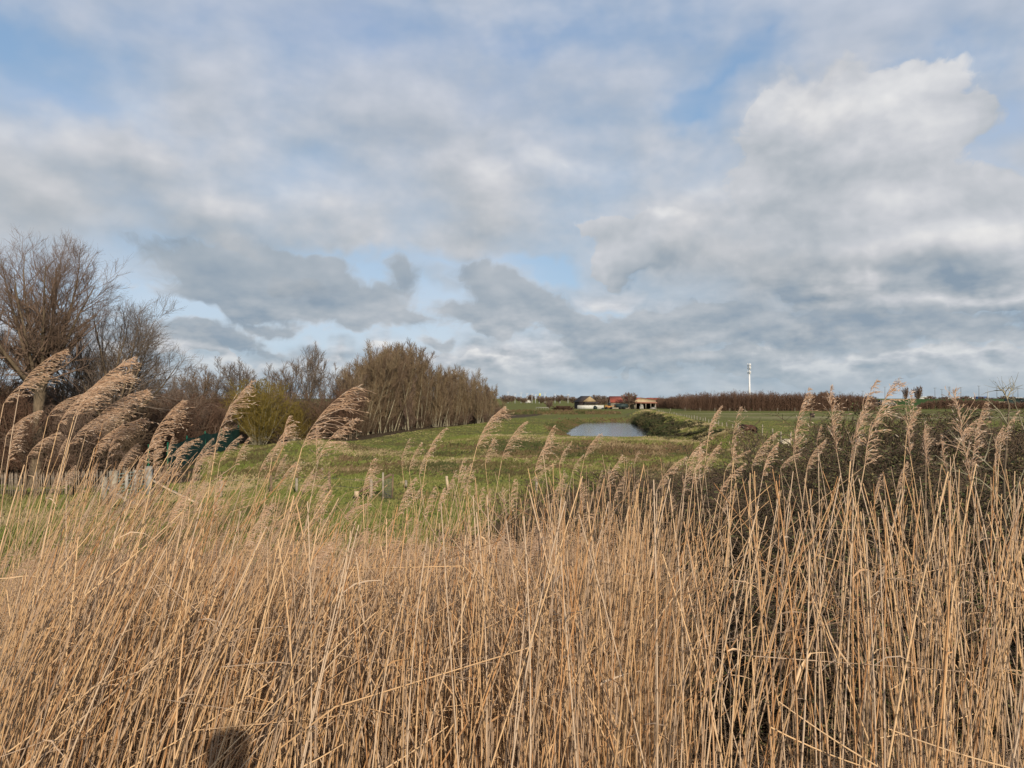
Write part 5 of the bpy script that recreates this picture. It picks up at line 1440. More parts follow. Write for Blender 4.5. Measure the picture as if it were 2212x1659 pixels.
k_ = 1 / 2.16
HERO = [  # plume base, plume tip, stem x at the bottom edge (2212 wide view), label
    (8, 872, 84, 796, -70, 'plumed reed cut by the left edge, its plume blown flat below the tall willow crown'),
    (42, 842, 118, 752, -20, 'reed whose thin arched plume crosses in front of the tall willow trunk, uppermost at left'),
    (14, 940, 76, 884, -30, 'plumed reed at the left edge below the two uppermost left plumes'),
    (160, 900, 252, 772, 40, 'topmost and longest plume of the dense plume cluster before the leaning willow'),
    (186, 935, 296, 838, 70, 'reed of the dense plume cluster whose plume reaches farthest right'),
    (128, 915, 226, 806, 15, 'reed with broad plume on the left flank of the dense plume cluster'),
    (204, 968, 292, 898, 95, 'lowest right plume of the dense cluster before the leaning willow'),
    (104, 900, 168, 842, 5, 'short plume just right of the tall willow trunk, under the dense cluster'),
    (175, 870, 262, 800, 30, 'middle plume buried in the dense cluster before the leaning willow'),
    (150, 960, 225, 880, 50, 'low inner plume of the dense cluster before the leaning willow'),
    (222, 915, 298, 845, 120, 'pale plume at the right rim of the dense cluster, near the round-headed tree'),
    (60, 985, 112, 930, 20, 'reddish plume low at left, above the paling fence'),
    (322, 968, 373, 866, 250, 'single reddish plume standing right of the dense cluster, above the gate'),
    (372, 985, 414, 944, 330, 'small plume immediately left of the green netting'),
    (468, 955, 522, 832, 430, 'tall ragged plume rising in front of the yellowish willow bush'),
    (420, 1018, 455, 956, 396, 'pale plume in front of the left part of the green netting'),
    (474, 1000, 508, 940, 452, 'pale plume in front of the right end of the green netting'),
    (560, 1020, 592, 958, 520, 'rusty plume on the grass slope right of the green netting'),
    (588, 985, 622, 914, 545, 'rusty plume over the grassy knoll right of the green netting'),
    (652, 968, 738, 830, 545, 'large dense plume before the left end of the grove, biggest left of the pond'),
    (688, 992, 750, 900, 626, 'narrower plume touching the lower right side of the large dense plume'),
    (598, 1060, 628, 1000, 590, 'small reddish plume below the rusty ones, on the grass slope'),
    (868, 1004, 876, 955, 872, 'leftmost plume of the tight small group above the tilted rail'),
    (884, 1016, 898, 958, 904, 'middle and fullest plume of the tight small group above the tilted rail'),
    (922, 990, 951, 928, 892, 'bent plume right of the tight small group above the tilted rail'),
    (906, 1024, 920, 970, 925, 'lower plume of the tight small group above the tilted rail'),
    (1030, 965, 1074, 880, 930, 'pointed plume before the green meadow, left one of the pair left of the pond'),
    (1084, 992, 1120, 914, 1035, 'hooked plume before the dry bank, right one of the pair left of the pond'),
    (1048, 1000, 1060, 950, 1050, 'small dull plume between the pointed and the hooked plume'),
    (1208, 1004, 1226, 958, 1212, 'slim plume below the left tip of the pond'),
    (1236, 1022, 1252, 985, 1190, 'faint small plume below the near edge of the pond'),
    (1262, 990, 1286, 938, 1205, 'orange plume rising against the pond water'),
    (1308, 1056, 1332, 988, 1305, 'thin plume straight below the pond'),
    (1420, 1056, 1466, 984, 1300, 'slanting silvery plume over the dark brambles right below the pond'),
    (1474, 1066, 1502, 972, 1450, 'broad dull plume beside the slanting silvery plume'),
    (1522, 1020, 1543, 958, 1535, 'medium plume left of the tall slim one over the ridge'),
    (1580, 975, 1589, 890, 1606, 'tall slim upright plume left of the pony'),
    (1566, 1018, 1606, 968, 1545, 'low plume at the foot of the tall slim one left of the pony'),
    (1624, 1008, 1664, 932, 1628, 'nodding plume below the pony'),
    (1686, 1012, 1722, 976, 1690, 'strongly hooked small plume left of the sheep'),
    (1714, 980, 1733, 850, 1768, 'tall plume between the pony and the sheep, reaching the far wood'),
    (1742, 1016, 1768, 950, 1735, 'medium plume in front of the sheep pasture'),
    (1808, 978, 1792, 852, 1846, 'thin tall plume leaning left, left of the thick tall plume'),
    (1848, 968, 1868, 832, 1838, 'tall plume directly left of the thick tallest one at right'),
    (1868, 1004, 1912, 822, 1820, 'thickest and tallest plume on the right side, breaking the horizon'),
    (1838, 1000, 1852, 905, 1826, 'lower plume at the foot of the thickest tall plume'),
    (1966, 985, 1958, 860, 2004, 'thin solitary plume between the thickest plume and the broad bushy one'),
    (1936, 1066, 1950, 1000, 1950, 'low plume over the big hawthorn bush'),
    (2096, 1030, 2062, 862, 2120, 'broad bushy plume over the big hawthorn bush'),
    (2100, 1010, 2122, 878, 2095, 'plume leaning right out of the broad bushy one'),
    (2046, 1018, 2030, 950, 2060, 'small plume left of the broad bushy one'),
    (2004, 1006, 1996, 938, 2030, 'fine pale plume between the thin solitary one and the broad bushy one'),
    (2162, 960, 2188, 890, 2150, 'fuzzy plume near the right edge before the green field'),
    (1888, 1090, 1896, 1030, 1900, 'small dull plume low over the hawthorn bush'),
    (1364, 1086, 1372, 1040, 1380, 'tiny pinkish plume low over the dark brambles'),
    (1190, 1100, 1202, 1040, 1220, 'soft drooping plume over the grass left of the dark brambles'),
    (1140, 1050, 1186, 1002, 1110, 'hooked drooping plume on the grass below the dry bank'),
    (1560, 1110, 1578, 1060, 1560, 'low faint plume in the right reeds under the ridge'),
    (740, 1120, 790, 1085, 700, 'drooping plume on the green slope left of the tilted rail'),
    (590, 1140, 640, 1105, 560, 'drooping plume on the green slope between gate and tilted rail'),
    (240, 1120, 290, 1060, 200, 'drooping reddish plume below the paling fence'),
    (2120, 1180, 2130, 1130, 2110, 'small plume amid the stems at far right'),
]
for bx, by, tx, ty, fx, lb in HERO:
    ln = math.hypot(tx - bx, ty - by) * k_
    ln *= 0.96; want = 0.36 if ln > 55 else 0.30 if ln > 36 else 0.25
    d = float(np.clip(want * F / ln, 3.3, 8.6))
    make_reed(bx * k_, by * k_, fx * k_, d, lb, None, (tx * k_, ty * k_), r=0.0035, bow=0.06)
# ordinary near reeds, one object each
n_hero = len(HERO)
KINDS_ = [('bare broken reed stem standing in the left half of the bed, close to the camera', -1),
          ('bare broken reed stem standing in the right half of the bed, close to the camera', 1)]
G_R = 'straw coloured reeds standing nearest to the camera'
def top_sparse(X_):
    return np.interp(X_, [0, 120, 260, 400, 560, 700, 850, 1024], [450, 460, 492, 488, 462, 456, 448, 436])
cnt = 0
while cnt < 236:
    X_ = gr.uniform(-30, 1050)
    d = gr.uniform(2.7, 4.6)
    ty = top_sparse(X_) + abs(gr.normal(0, 55)) + gr.uniform(-5, 45)
    lean = gr.normal(70, 42) if X_ < 260 else gr.normal(12, 38) if X_ < 600 else gr.normal(-6, 34)
    tall = gr.random() < 0.09
    if tall:
        ty = top_sparse(X_) + gr.uniform(-24, 40)
        make_reed(X_ + lean, ty, X_, d + 0.8, 'near reed with a small plume in the %s half of the bed' % ('left' if X_ < 512 else 'right'), G_R,
                  (X_ + lean + gr.uniform(-3, 20), ty - gr.uniform(14, 34)), r=0.0029, bow=gr.uniform(0, 0.1))
    else:
        make_reed(X_ + lean, ty, X_, d, KINDS_[0][0] if X_ < 512 else KINDS_[1][0], G_R, None, r=gr.uniform(0.0030, 0.0050), bow=gr.normal(0.02, 0.05))
    cnt += 1

# the mass of the bed
def bed(name, n, y0, y1, kind, seed):
    g = np.random.default_rng(seed)
    y = y0 + (y1 - y0) * g.random(n * 3) ** 0.78
    X_ = g.uniform(-60, 1084, n * 3)
    lim = np.interp(X_, [0, 120, 300, 540, 640, 760, 1024], [9.2, 10.2, 10.3, 9.6, 7.0, 5.0, 4.9])
    ok_ = y < lim
    # the stand is clumped
    x = (X_ - 512) / F * y
    cl = fb(x, y, 1.3, 41)
    ok_ &= (cl + g.random(n * 3) * np.interp(X_, [0, 500, 700, 1024], [1.8, 1.6, 0.50, 0.50])) > np.interp(X_, [0, 500, 700, 1024], [0.25, 0.25, 0.46, 0.46])
    sel = np.nonzero(ok_)[0][:n]; X_, y, x = X_[sel], y[sel], x[sel]; n = len(sel)
    z0 = ground(x, y)
    if kind == 'dense':
        toppx = np.interp(X_, [0, 100, 250, 400, 560, 700, 850, 1024], [560, 548, 545, 552, 530, 470, 462, 452])
        H = np.clip(g.normal(1.95, 0.28, n), 0.7, 2.6) + np.interp(X_, [560, 750], [0, 0.15])
        ztop = np.minimum(z0 + H, CAM_Z - (toppx + np.abs(g.normal(0, 1, n)) * 60 - 398) / F * y)
    else:
        toppx = top_sparse(X_) + np.abs(g.normal(0, 1, n)) * 48 - 4
        ztop = CAM_Z - (toppx - 398) / F * y
        ztop = np.minimum(ztop, z0 + 2.75)
    H = np.maximum(ztop - z0, 0.35)
    if kind == 'tall':
        kp = g.random(n) < np.interp(X_, [0, 220, 330, 560, 640], [0.9, 0.7, 0.40, 0.55, 1.0]); X_, y, x, z0, H = X_[kp], y[kp], x[kp], z0[kp], H[kp]; n = len(X_)
    mlean = np.interp(X_, [0, 150, 350, 600, 1024], [0.40, 0.30, 0.12, 0.02, -0.04])
    lx = 0.22 * fb(x, y, 0.9, 61) + 0.25 * fb(x, y, 3.0, 64) * np.interp(X_, [500, 700], [0.3, 1.0]) + g.normal(mlean, 0.10, n) + (g.random(n) < 0.10) * g.normal(0.1, 0.45, n)
    ly = g.normal(0.0, 0.12, n)
    base = np.stack([x, y, z0 - 0.03], -1)
    top = base + np.stack([lx * H, ly * H, H], -1)
    bend = np.stack([-lx * H * g.uniform(0.0, 0.25, n) + g.normal(0, 0.015, n), g.normal(0, 0.015, n), np.zeros(n)], -1)
    kk_ = g.uniform(0.55, 0.9, n); kd = g.normal(0, 1, (n, 3)) * np.array([0.9, 0.6, 0.0]) - np.array([0, 0, 1.0]) * g.uniform(0.1, 1.4, (n, 1)); kd = kd * H[:, None] * (g.random(n) < 0.16)[:, None]
    r = g.uniform(0.0022, 0.0044, n) * np.interp(y, [3, 5, 7], [1.05, 1.0, 0.8])
    P, Rr = stem_batch(base, top, bend, r, 0.6, 7, (kk_, kd))
    v, q = tubes(P, Rr, 3); a = reed_attr(P, 3, g)
    geo = Geo(); geo.add(v, q, a=a)
    lv = leaves_on(g, P, 0.30 if kind == 'dense' else 0.15, 0.17, 0.0034)
    Q_, Wd, sd_ = lv
    v, q = ribbons(Q_, Wd, sd_)
    geo.add(v, q, a=np.repeat(np.stack([np.zeros(len(Q_)), g.uniform(0.2, 1, len(Q_)), g.random(len(Q_))], -1)[:, None], Q_.shape[1] * 2, 1).reshape(-1, 3))
    o = link(name, geo.mesh(name, attr='reed'), M_REED)
    return o, P, y, X_
o, P, y, X_ = bed('reed_bed', 13500, 2.9, 10.4, 'dense', 101)
tag(o, 'dense bed of dry straw coloured reeds filling the foreground', 'reeds', kind='stuff')
# little worn plumes on the farther reeds
g = np.random.default_rng(9)
far = np.nonzero((y > 6.6) & (X_ < 640))[0]; far = far[g.random(len(far)) < 0.55]
geo = Geo()
tmpl = [plume_geo(np.random.default_rng(200 + i), np.zeros(3), [0.15 + 0.05 * i, 0, 1.0], 0.20, 0.9, rows=9, per=3, spk=3, blen=0.5, wide=0.0016) for i in range(6)]
for i in far:
    v, q, a = tmpl[int(g.integers(0, 6))]
    s = g.uniform(0.6, 1.2); b = g.normal(0, 0.25)
    rot = np.array([[math.cos(b), 0, math.sin(b)], [0, 1, 0], [-math.sin(b), 0, math.cos(b)]])
    aa = a.copy(); aa[:, 1] = np.clip(aa[:, 1] * 0.5 + g.random() * 0.5, 0, 1)
    geo.add((v * s) @ rot.T + P[i, -1], q, a=aa)
tag(link('reed_plumes', geo.mesh('reed_plumes', attr='reed'), M_PLUME), 'worn small plumes over the far part of the reed bed', 'reeds', kind='stuff')
o2, P2, y2, X2 = bed('tall_reed_bed', 2100, 3.4, 9.0, 'tall', 102)
geo = Geo(); g = np.random.default_rng(19)
tm2 = [plume_geo(np.random.default_rng(300 + i), np.zeros(3), [0.05 * i - 0.1, 0, 1.0], 0.26, 0.25 + 0.13 * i, rows=13, per=4, spk=5, blen=0.42, wide=0.0012) for i in range(7)]
up = np.nonzero((P2[:, -1, 2] > P2[:, -2, 2]) & (g.random(len(P2)) < 0.075))[0]
for i in up:
    left = X2[i] < 420
    v, q, a = tm2[int(g.integers(3, 7) if left else g.integers(0, 5))]
    s = g.uniform(0.4, 0.9); b = g.normal(0.05, 0.18)
    rot = np.array([[math.cos(b), 0, math.sin(b)], [0, 1, 0], [-math.sin(b), 0, math.cos(b)]])
    geo.add((v * s) @ rot.T + P2[i, -1], q, a=a)
tag(link('tall_reed_plumes', geo.mesh('tall_reed_plumes', attr='reed'), M_PLUME), 'small scattered plumes on the sparse taller reeds', 'reeds', kind='stuff')
tag(o2, 'sparse taller reed stems rising above the dense reed bed', 'reeds', kind='stuff')

# broken stems and leaf litter lying at the foot of the reeds
g = np.random.default_rng(55)
n = 7000
y = g.uniform(2.6, 7.0, n) ; x = g.uniform(-0.76, 0.76, n) * y
z = ground(x, y) + np.abs(g.normal(0, 0.10, n)) + 0.01
a_ = g.uniform(0, 2 * np.pi, n); L = g.uniform(0.10, 0.55, n); tl = g.normal(0.12, 0.25, n)
d = np.stack([np.cos(a_) * np.cos(tl), np.sin(a_) * np.cos(tl), np.sin(tl)], -1)
c = np.stack([x, y, z], -1)
bw = g.normal(0, 0.06, (n, 3)) * L[:, None] * 2
P, Rr = stem_batch(c - d * L[:, None] / 2, c + d * L[:, None] / 2, bw, g.uniform(0.0012, 0.0030, n), 0.7, 4)
v, q = tubes(P, Rr, 3)
tag(link('reed_litter', mesh('reed_litter', v, q, attr={'reed': reed_attr(P, 3, g, rnd=g.uniform(0.4, 1, n))}), M_REED), 'broken reed litter lying at the foot of the bed', 'reeds', kind='stuff')
# long fallen stems lying across the standing ones
FALL = [(83, 597, 182, 512, 3.6), (20, 695, 152, 555, 3.4), (60, 760, 205, 600, 3.2), (8, 752, 150, 640, 3.1), (130, 768, 330, 640, 3.1), (100, 700, 240, 560, 3.5),
        (180, 768, 350, 655, 3.2), (240, 700, 330, 590, 3.5), (300, 768, 346, 742, 2.9), (386, 768, 448, 726, 2.9), (880, 768, 778, 701, 2.8), (1010, 768, 889, 729, 2.8),
        (770, 727, 868, 768, 2.9), (880, 738, 990, 708, 3.3), (620, 768, 560, 640, 3.2), (590, 690, 512, 560, 3.6), (985, 700, 905, 600, 3.5), (480, 600, 545, 752, 3.3), (30, 600, 118, 500, 3.9),
        (890, 690, 925, 665, 3.3), (640, 640, 700, 560, 3.7)]
for i, (x0, y0, x1, y1, d) in enumerate(FALL):
    a3, b3 = np.array(px(x0, y0, d)), np.array(px(x1, y1, d + 0.15))
    P, Rr = stem_batch(a3[None], b3[None], np.array([[0, 0, -0.02 * np.linalg.norm(b3 - a3)]]), np.array([0.0034]), 0.7, 8)
    root = empty('fallen_reed', a3)
    v, q = tubes(P, Rr, 5)
    link('stem', mesh('stem', v - a3, q, attr={'reed': reed_attr(P, 5, gr, rnd=np.array([0.2 * gr.random()]), rnd2=np.array([0.4]))}, smooth=True), M_REED_HERO, root)
    tag(root, 'fallen reed stem lying slantwise across the standing ones in the %s of the bed' % ('left third' if x0 < 341 else 'middle' if x0 < 683 else 'right third'), 'reed', 'fallen reeds lying across the bed')

# ================================================================== scrub at right, ridge brambles, grass
def leaf_mat(name, a_, b_, c_):
    t = NT(name, 0.75, 0.25); a = t.attr('leaf')
    c = t.mix(t.rng(a[0], 0.1, 0.9), a_, b_); c = t.mix(t.rng(a[1], 0.75, 1.0), c, c_)
    return t.col(c)
M_LEAF = leaf_mat('thorn_leaves', (0.080, 0.095, 0.032), (0.125, 0.112, 0.048), (0.22, 0.16, 0.075))
M_BRAMBLE = leaf_mat('bramble_leaves', (0.030, 0.052, 0.014), (0.055, 0.075, 0.022), (0.14, 0.11, 0.05))
M_TWIG_SCRUB = bark('scrub_twigs', (0.145, 0.105, 0.072), (0.080, 0.060, 0.043))
sc = [shrub_obj('hawthorn_bush', 91, 4.2, 3.6, 44, 12, 10, 0.0050, M_BARK, M_TWIG_SCRUB, 0.62, (24000, 0.030, M_LEAF, 0.15)),
      shrub_obj('hawthorn_bush', 92, 4.2, 3.6, 46, 12, 10, 0.0050, M_BARK, M_TWIG_SCRUB, 0.68, (16000, 0.028, M_LEAF, 0.15)),
      shrub_obj('hawthorn_bush', 93, 4.2, 3.6, 60, 13, 11, 0.0058, M_BARK, M_TWIG_SCRUB, 0.60, (7000, 0.024, M_LEAF, 0.1))]
used = set()
BUSH = [  # X, top row, distance, mould, label
    (905, 417, 19.0, 0, 'large leafy hawthorn bush with the highest crown at right, below the two lone trees'),
    (950, 420, 21.0, 1, 'leafy hawthorn bush behind the broad bushy plume'),
    (868, 432, 18.0, 1, 'hawthorn bush under the thickest tall plume'),
    (1000, 446, 15.0, 0, 'hawthorn bush near the right edge below the green field'),
    (838, 454, 17.0, 0, 'hawthorn bush right of the sheep'),
    (1040, 440, 13.0, 2, 'hawthorn bush cut off by the right edge'),
    (788, 484, 16.5, 2, 'bare hawthorn bush below the sheep'),
    (748, 476, 17.0, 1, 'olive hawthorn bush below the pony'),
    (712, 478, 16.0, 2, 'bare brown bush under the ridge end'),
    (675, 482, 15.5, 2, 'bare brown bush below the right end of the pond'),
    (640, 490, 15.0, 2, 'bare brown bush below the middle of the pond'),
    (606, 504, 14.6, 2, 'low bare bush at the left end of the scrub'),
    (578, 524, 14.2, 2, 'lowest leftmost bush of the scrub on the grass'),
    (960, 476, 11.0, 1, 'near hawthorn bush behind the far right reeds'),
    (890, 488, 11.0, 0, 'near hawthorn bush behind the stems of the thickest plume'),
    (820, 500, 10.6, 1, 'near hawthorn bush behind the right reeds, under the sheep'),
    (752, 508, 10.6, 2, 'near bare bush behind the right reeds, under the pony'),
    (690, 520, 10.8, 2, 'near bare bush behind the middle reeds'),
    (1030, 480, 9.5, 1, 'nearest hawthorn bush at the right edge'),
    (640, 538, 11.5, 2, 'near low bare bush at the left end of the scrub'),
    (846, 462, 13.5, 0, 'hawthorn bush between the sheep and the thickest tall plume, lower row'),
    (910, 455, 14.5, 1, 'hawthorn bush in front of the highest hawthorn, middle row'),
    (975, 462, 13.0, 0, 'hawthorn bush in the middle row left of the crooked sapling'),
    (778, 498, 13.0, 1, 'hawthorn bush in the middle row under the sheep'),
    (718, 498, 13.0, 2, 'bare bush in the middle row under the pony'),
    (668, 506, 12.8, 2, 'bare bush in the middle row below the pond'),
    (850, 540, 8.3, 1, 'low bush right behind the reeds under the thickest plume'),
    (930, 530, 8.0, 0, 'low leafy bush right behind the far right reeds'),
    (780, 550, 8.4, 2, 'low bare bush right behind the reeds under the sheep'),
    (715, 560, 8.8, 1, 'low bush right behind the reeds under the pony'),
    (622, 520, 12.4, 2, 'dense brown thorn bush at the left corner of the scrub, in front'),
    (655, 512, 11.6, 1, 'olive thorn bush at the left of the scrub below the pond water'),
    (700, 500, 14.4, 2, 'dense brown thorn bush in the second row below the ridge'),
    (740, 490, 14.8, 2, 'dense brown thorn bush in the second row below the pony'),
    (630, 500, 17.5, 2, 'brown thorn bush at the far left corner of the scrub'),
    (665, 490, 19.0, 2, 'brown thorn bush at the back of the scrub below the pond'),
]
for X_, ty, d, m_, lb in BUSH:
    o = sc[m_] if m_ not in used else copy_tree(sc[m_]); used.add(m_)
    p = px(X_, ty - 4, d); z0 = gz(p.x, d); s = (p.z - z0) / measure(o, 98)
    tag(o, lb, 'bush'); place(o, p.x, d, X_ * 0.37, float(np.clip(s * 1.45, 0.95, 1.45)), sz=s)
# sparse branch sticking up at the far right
g = np.random.default_rng(8)
b0 = np.array(px(1000, 560, 8.5)); b0[2] = gz(b0[0], b0[1])
def limb(pts, r0, r1): return np.array([[tuple(px(a, b, c)) for a, b, c in pts]]), np.linspace(r0, r1, len(pts))[None]
r = empty('bare_sapling', tuple(b0)); tag(r, 'leafless sapling with crooked twigs rising above the horizon at the right edge', 'sapling')
base_px = (1004, 640, 8.2)
v, q = tubes(*limb([(1010, 700, 8.2), (1008, 620, 8.2), (1006, 540, 8.2), (1004, 480, 8.2), (1008, 425, 8.2), (1009, 405, 8.2), (1007, 398, 8.2)], 0.018, 0.005), 5); link('trunk', mesh('trunk', v - b0, q), M_BARK, r)
tw_ = [[(1007, 398, 8.2), (1003, 391, 8.2), (1000, 389.5, 8.2), (998, 386, 8.2)], [(1007, 399, 8.2), (1010, 392, 8.2), (1013, 389, 8.2), (1015, 384.5, 8.2)], [(1005, 395, 8.2), (1004, 391, 8.2), (1003, 389, 8.2), (1002.5, 388, 8.2)], [(1011, 391, 8.2), (1011.5, 389, 8.2), (1010, 388, 8.2), (1008, 387, 8.2)],
       [(1008, 425, 8.2), (1000, 412, 8.2), (992, 404, 8.2), (985, 398, 8.2)], [(1004, 480, 8.2), (984, 461, 8.2), (962, 444, 8.2), (948, 432, 8.2)], [(1024, 430, 8.2), (1018, 412, 8.2), (1014, 402, 8.2), (1012, 398, 8.2)],
       [(984, 461, 8.2), (988, 450, 8.2), (990, 440, 8.2), (992, 434, 8.2)], [(962, 444, 8.2), (958, 436, 8.2), (960, 430, 8.2), (962, 424, 8.2)], [(1006, 520, 8.2), (1016, 490, 8.2), (1024, 470, 8.2), (1034, 450, 8.2)], [(1004, 500, 8.2), (980, 480, 8.2), (955, 470, 8.2), (935, 455, 8.2)]]
P = np.array([[tuple(px(*c)) for c in l_] for l_ in tw_]); Rr = np.linspace(0.0085, 0.003, 4)[None] * np.ones((len(P), 1))
L1 = spawn(g, P, Rr, 6, 0.1, 1, 45, 12, 0.22, 0.3, 4, 0.0, 0.2, 0.6)
v, q = tubes(P, Rr, 4); v2, q2 = tubes(*L1, 3)
link('twigs', mesh('twigs', np.concatenate([v, v2]) - b0, np.concatenate([q, q2 + len(v)])), M_PALEBARK, r)

# brambles on the pond side of the ridge
br_ = [shrub_obj('bramble_bush', 95, 1.5, 2.0, 26, 8, 6, 0.008, M_BARK, M_TWIG_SCRUB, 0.9, (2600, 0.085, M_BRAMBLE, 0.0)),
       shrub_obj('bramble_bush', 96, 1.5, 2.0, 30, 8, 7, 0.008, M_BARK, M_TWIG_SCRUB, 0.8, (1000, 0.075, M_BRAMBLE, 0.0)),
       shrub_obj('gorse_bush', 97, 1.5, 2.0, 26, 8, 6, 0.008, M_BARK, M_TWIG_SCRUB, 0.8, (2600, 0.085, M_LEAF, 0.0))]
used = set(); g = np.random.default_rng(14)
G_BR = 'brambles on the slope between the pond and the ridge top'
RG = along([RIDGE[i] for i in (1, 2, 3, 4, 5)], 2.2)
for i, (x, y) in enumerate(RG):
    for row in range(3):
        if g.random() < 0.18: continue
        xx = x - 0.9 - row * 1.75 + g.normal(0, 0.5); yy = y + g.normal(0, 1.0)
        if yy < 66 or float(poly_sd(np.array([xx]), np.array([yy]), POND)[0]) < 1.1: continue
        m_ = int(g.choice([0, 0, 1, 2])); o = br_[m_] if m_ not in used else copy_tree(br_[m_]); used.add(m_)
        tag(o, ['dark leafy bramble bush on the pond side of the ridge', 'brown bare bramble bush on the pond side of the ridge', 'olive leafy bush on the pond side of the ridge'][m_], 'bush', G_BR)
        zt = gz(x, y) + g.uniform(-0.55, -0.02) - 0.22 * row - gz(xx, yy)
        place(o, xx, yy, g.uniform(0, 6), g.uniform(0.7, 1.05), -0.15, sz=float(np.clip(zt / measure(o, 97), 0.28, 1.2)))

# ------------------------------------------------------------------ grass, as blades in tufts
t = NT('grass_blades', 0.8, 0.2); a = t.attr('blade')
c = t.mix(t.rng(a[0], 0.0, 1.0), (0.120, 0.148, 0.034), (0.180, 0.170, 0.060))
c = t.mix(t.rng(a[1], 0.50, 0.75), c, (0.31, 0.25, 0.14))
c = t.mix(t.rng(a[2], 0.60, 1.0), c, (0.085, 0.070, 0.032))
M_GRASS = t.col(c)
def tufts(name, n, X0, X1, d0, d1, hfn, dryfn, seed, label, cat='grass', blades=4, wfac=0.0009, keepfn=None, pw=1.0):
    g = np.random.default_rng(seed)
    y = np.exp(g.uniform(math.log(d0), math.log(d1), n)) if pw == 1.0 else d0 + (d1 - d0) * g.random(n)
    X_ = g.uniform(X0, X1, n); x = (X_ - 512) / F * y
    if keepfn is not None:
        k_ = keepfn(x, y, g); x, y = x[k_], y[k_]; n = len(x)
    z = ground(x, y) - 0.02
    h = hfn(x, y) * g.uniform(0.5, 1.3, n); dry = dryfn(x, y, g)
    col_ = np.stack([np.clip(0.5 + 0.9 * fb(x, y, 0.35, 21) + g.normal(0, 0.2, n), 0, 1), dry, np.clip(0.45 + 1.1 * fb(x, y, 0.22, 23) + g.normal(0, 0.15, n), 0, 1)], -1)
    N = n * blades
    b = np.repeat(np.stack([x, y, z], -1), blades, 0); hh = np.repeat(h, blades) * g.uniform(0.6, 1.1, N)
    b[:, :2] += g.normal(0, 0.35, (N, 2)) * np.minimum(hh, 0.35)[:, None]
    w = wfac * np.repeat(y, blades) * g.uniform(0.6, 1.3, N)
    a_ = g.uniform(-0.6, 0.6, N); sd_ = np.stack([np.cos(a_), np.sin(a_), np.zeros(N)], -1) * w[:, None]
    ln = np.stack([g.normal(0.30, 0.35, N) * hh, g.normal(0, 0.3, N) * hh, hh], -1)
    mid = b + ln * np.array([0.35, 0.35, 0.6])
    V = np.stack([b - sd_, b + sd_, mid + sd_ * 0.8, mid - sd_ * 0.8, b + ln], 1)
    i = np.arange(N)[:, None] * 5
    A = np.repeat(np.repeat(col_, blades, 0)[:, None], 5, 1)
    me = mesh(name, V, i + np.array([[0, 1, 2, 3]]), i + np.array([[3, 2, 4]]), attr={'blade': A.reshape(-1, 3)})
    return tag(link(name, me, M_GRASS), label, cat, kind='stuff')
def is_bank(x, y): return sstep(-9, -1, x) * (1 - sstep(19, 25, x)) * sstep(61, 64, y) * (1 - sstep(70, 78, y))
def keep_low(x, y, g):
    w_ = cover(x, y)
    return (w_[:, 1] < 0.45) & (poly_sd(x, y, POND) > 1.0)
tufts('meadow_grass', 90000, -40, 1064, 10.5, 60, lambda x, y: 0.11 + 0.11 * np.clip(fb(x, y, 0.25, 31) + 0.2, 0, 1) * 2, lambda x, y, g: np.clip(0.36 + 0.85 * fb(x, y, 0.22, 33) + g.normal(0, 0.12, len(x)), 0, 1), 401,
      'rough green grass with dry patches on the low ground beyond the reeds', keepfn=keep_low)
def keep_bank(x, y, g):
    dr, _ = line_d(x, y, RIDGE)
    b = np.maximum(is_bank(x, y), 0.9 * (1 - sstep(2, 4.5, dr)) * (y < 200))
    return (g.random(len(x)) < b) & (poly_sd(x, y, POND) > 0.5)
tufts('dry_bank_grass', 120000, 400, 960, 57, 190, lambda x, y: 0.20 + 0.14 * fb(x, y, 0.4, 35), lambda x, y, g: np.clip(0.50 + 0.9 * fb(x, y, 0.30, 36) + g.normal(0, 0.12, len(x)), 0, 1), 402,
      'taller dry grass and herbs on the bank before the pond and along the ridge', keepfn=keep_bank, wfac=0.0006)
def keep_mead(x, y, g):
    w_ = cover(x, y); return (w_[:, 1] < 0.5) & (is_bank(x, y) < 0.5) & (poly_sd(x, y, POND) > 0.8)
tufts('far_meadow_grass', 50000, 240, 1064, 60, 150, lambda x, y: 0.07 + 0.05 * fb(x, y, 0.3, 37), lambda x, y, g: np.clip(0.26 + 0.8 * fb(x, y, 0.10, 38) + g.normal(0, 0.1, len(x)), 0, 1), 403,
      'short grazed grass of the meadow and the field', keepfn=keep_mead, wfac=0.0007)
def keep_strip(x, y, g): return g.random(len(x)) < np.exp(-((x + 10.6) / 2.6) ** 2 - ((y - 57) / 1.8) ** 2)
tufts('straw_strip', 9000, 300, 440, 52, 62, lambda x, y: 0.22 + 0 * x, lambda x, y, g: 0.9 + 0 * x, 404, 'strip of pale dead grass below the green meadow', keepfn=keep_strip, wfac=0.0006)

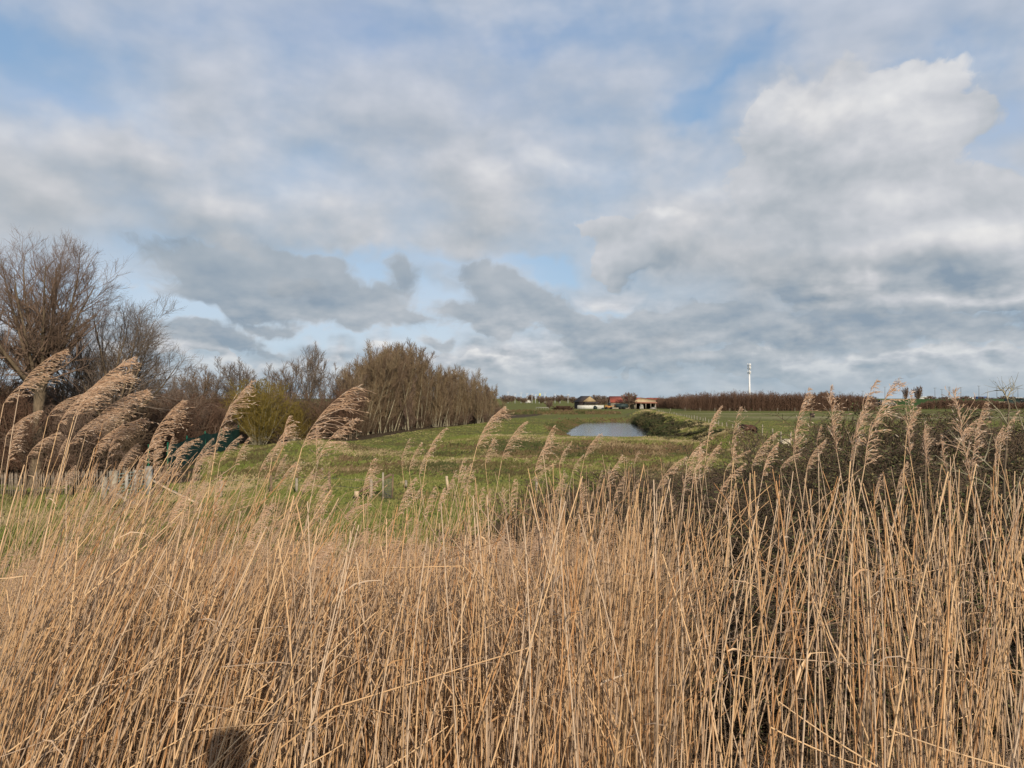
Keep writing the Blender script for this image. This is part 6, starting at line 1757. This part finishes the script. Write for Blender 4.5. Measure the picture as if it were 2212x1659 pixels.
# brown and olive herbs: the face of the bank and rough patches on the low ground
t = NT('herb_blades', 0.85, 0.15); a = t.attr('blade')
c = t.mix(t.rng(a[0], 0.1, 0.9), (0.095, 0.088, 0.034), (0.130, 0.088, 0.050))
c = t.mix(t.rng(a[1], 0.55, 0.95), c, (0.24, 0.18, 0.105))
c = t.mix(t.rng(a[2], 0.45, 0.9), c, (0.060, 0.070, 0.026))
M_GRASS_KEEP = M_GRASS; M_GRASS = t.col(c)
def keep_face(x, y, g):
    f = sstep(-8, -2, x) * (1 - sstep(18, 25, x)) * sstep(55.5, 57.5, y) * (1 - sstep(62.5, 64.5, y))
    f = np.maximum(f, 0.9 * np.exp(-((y - 47 - 0.25 * (x + 8)) / 2.2) ** 2) * sstep(-18, -14, x) * (1 - sstep(2, 8, x)))
    f = np.maximum(f, (fb(x, y, 0.13, 71) > 0.16) * 0.5 * (y < 56))
    f = np.maximum(f, 0.8 * sstep(2, 8, x - 0.05 * y) * (y > 22) * (y < 40) * (fb(x, y, 0.2, 72) > -0.15))
    w_ = cover(x, y)
    return (g.random(len(x)) < f) & (poly_sd(x, y, POND) > 0.8)
tufts('rough_herbs', 150000, 150, 1064, 12, 66, lambda x, y: 0.20 + 0.16 * np.clip(fb(x, y, 0.5, 73), -0.5, 1), lambda x, y, g: np.clip(0.45 + 0.8 * fb(x, y, 0.4, 74) + g.normal(0, 0.15, len(x)), 0, 1), 405,
      'brown and olive herbs on the face of the bank and in rough patches', 'herbs', keepfn=keep_face, wfac=0.0010)

def keep_hb(x, y, g): return g.random(len(x)) < np.maximum(np.exp(-((y - 209 - 0.15 * x) / 3.0) ** 2) * (x < 30), 0.7 * np.exp(-((poly_sd(x, y, POND) - 2.2) / 1.3) ** 2))
tufts('hedge_bank_herbs', 60000, 480, 660, 95, 225, lambda x, y: np.where(y > 195, 0.75, 0.28), lambda x, y, g: 0.25 + g.normal(0, 0.2, len(x)), 406,
      'brown herbs on the far hedge bank and round the margin of the pond', 'herbs', keepfn=keep_hb, wfac=0.0006)
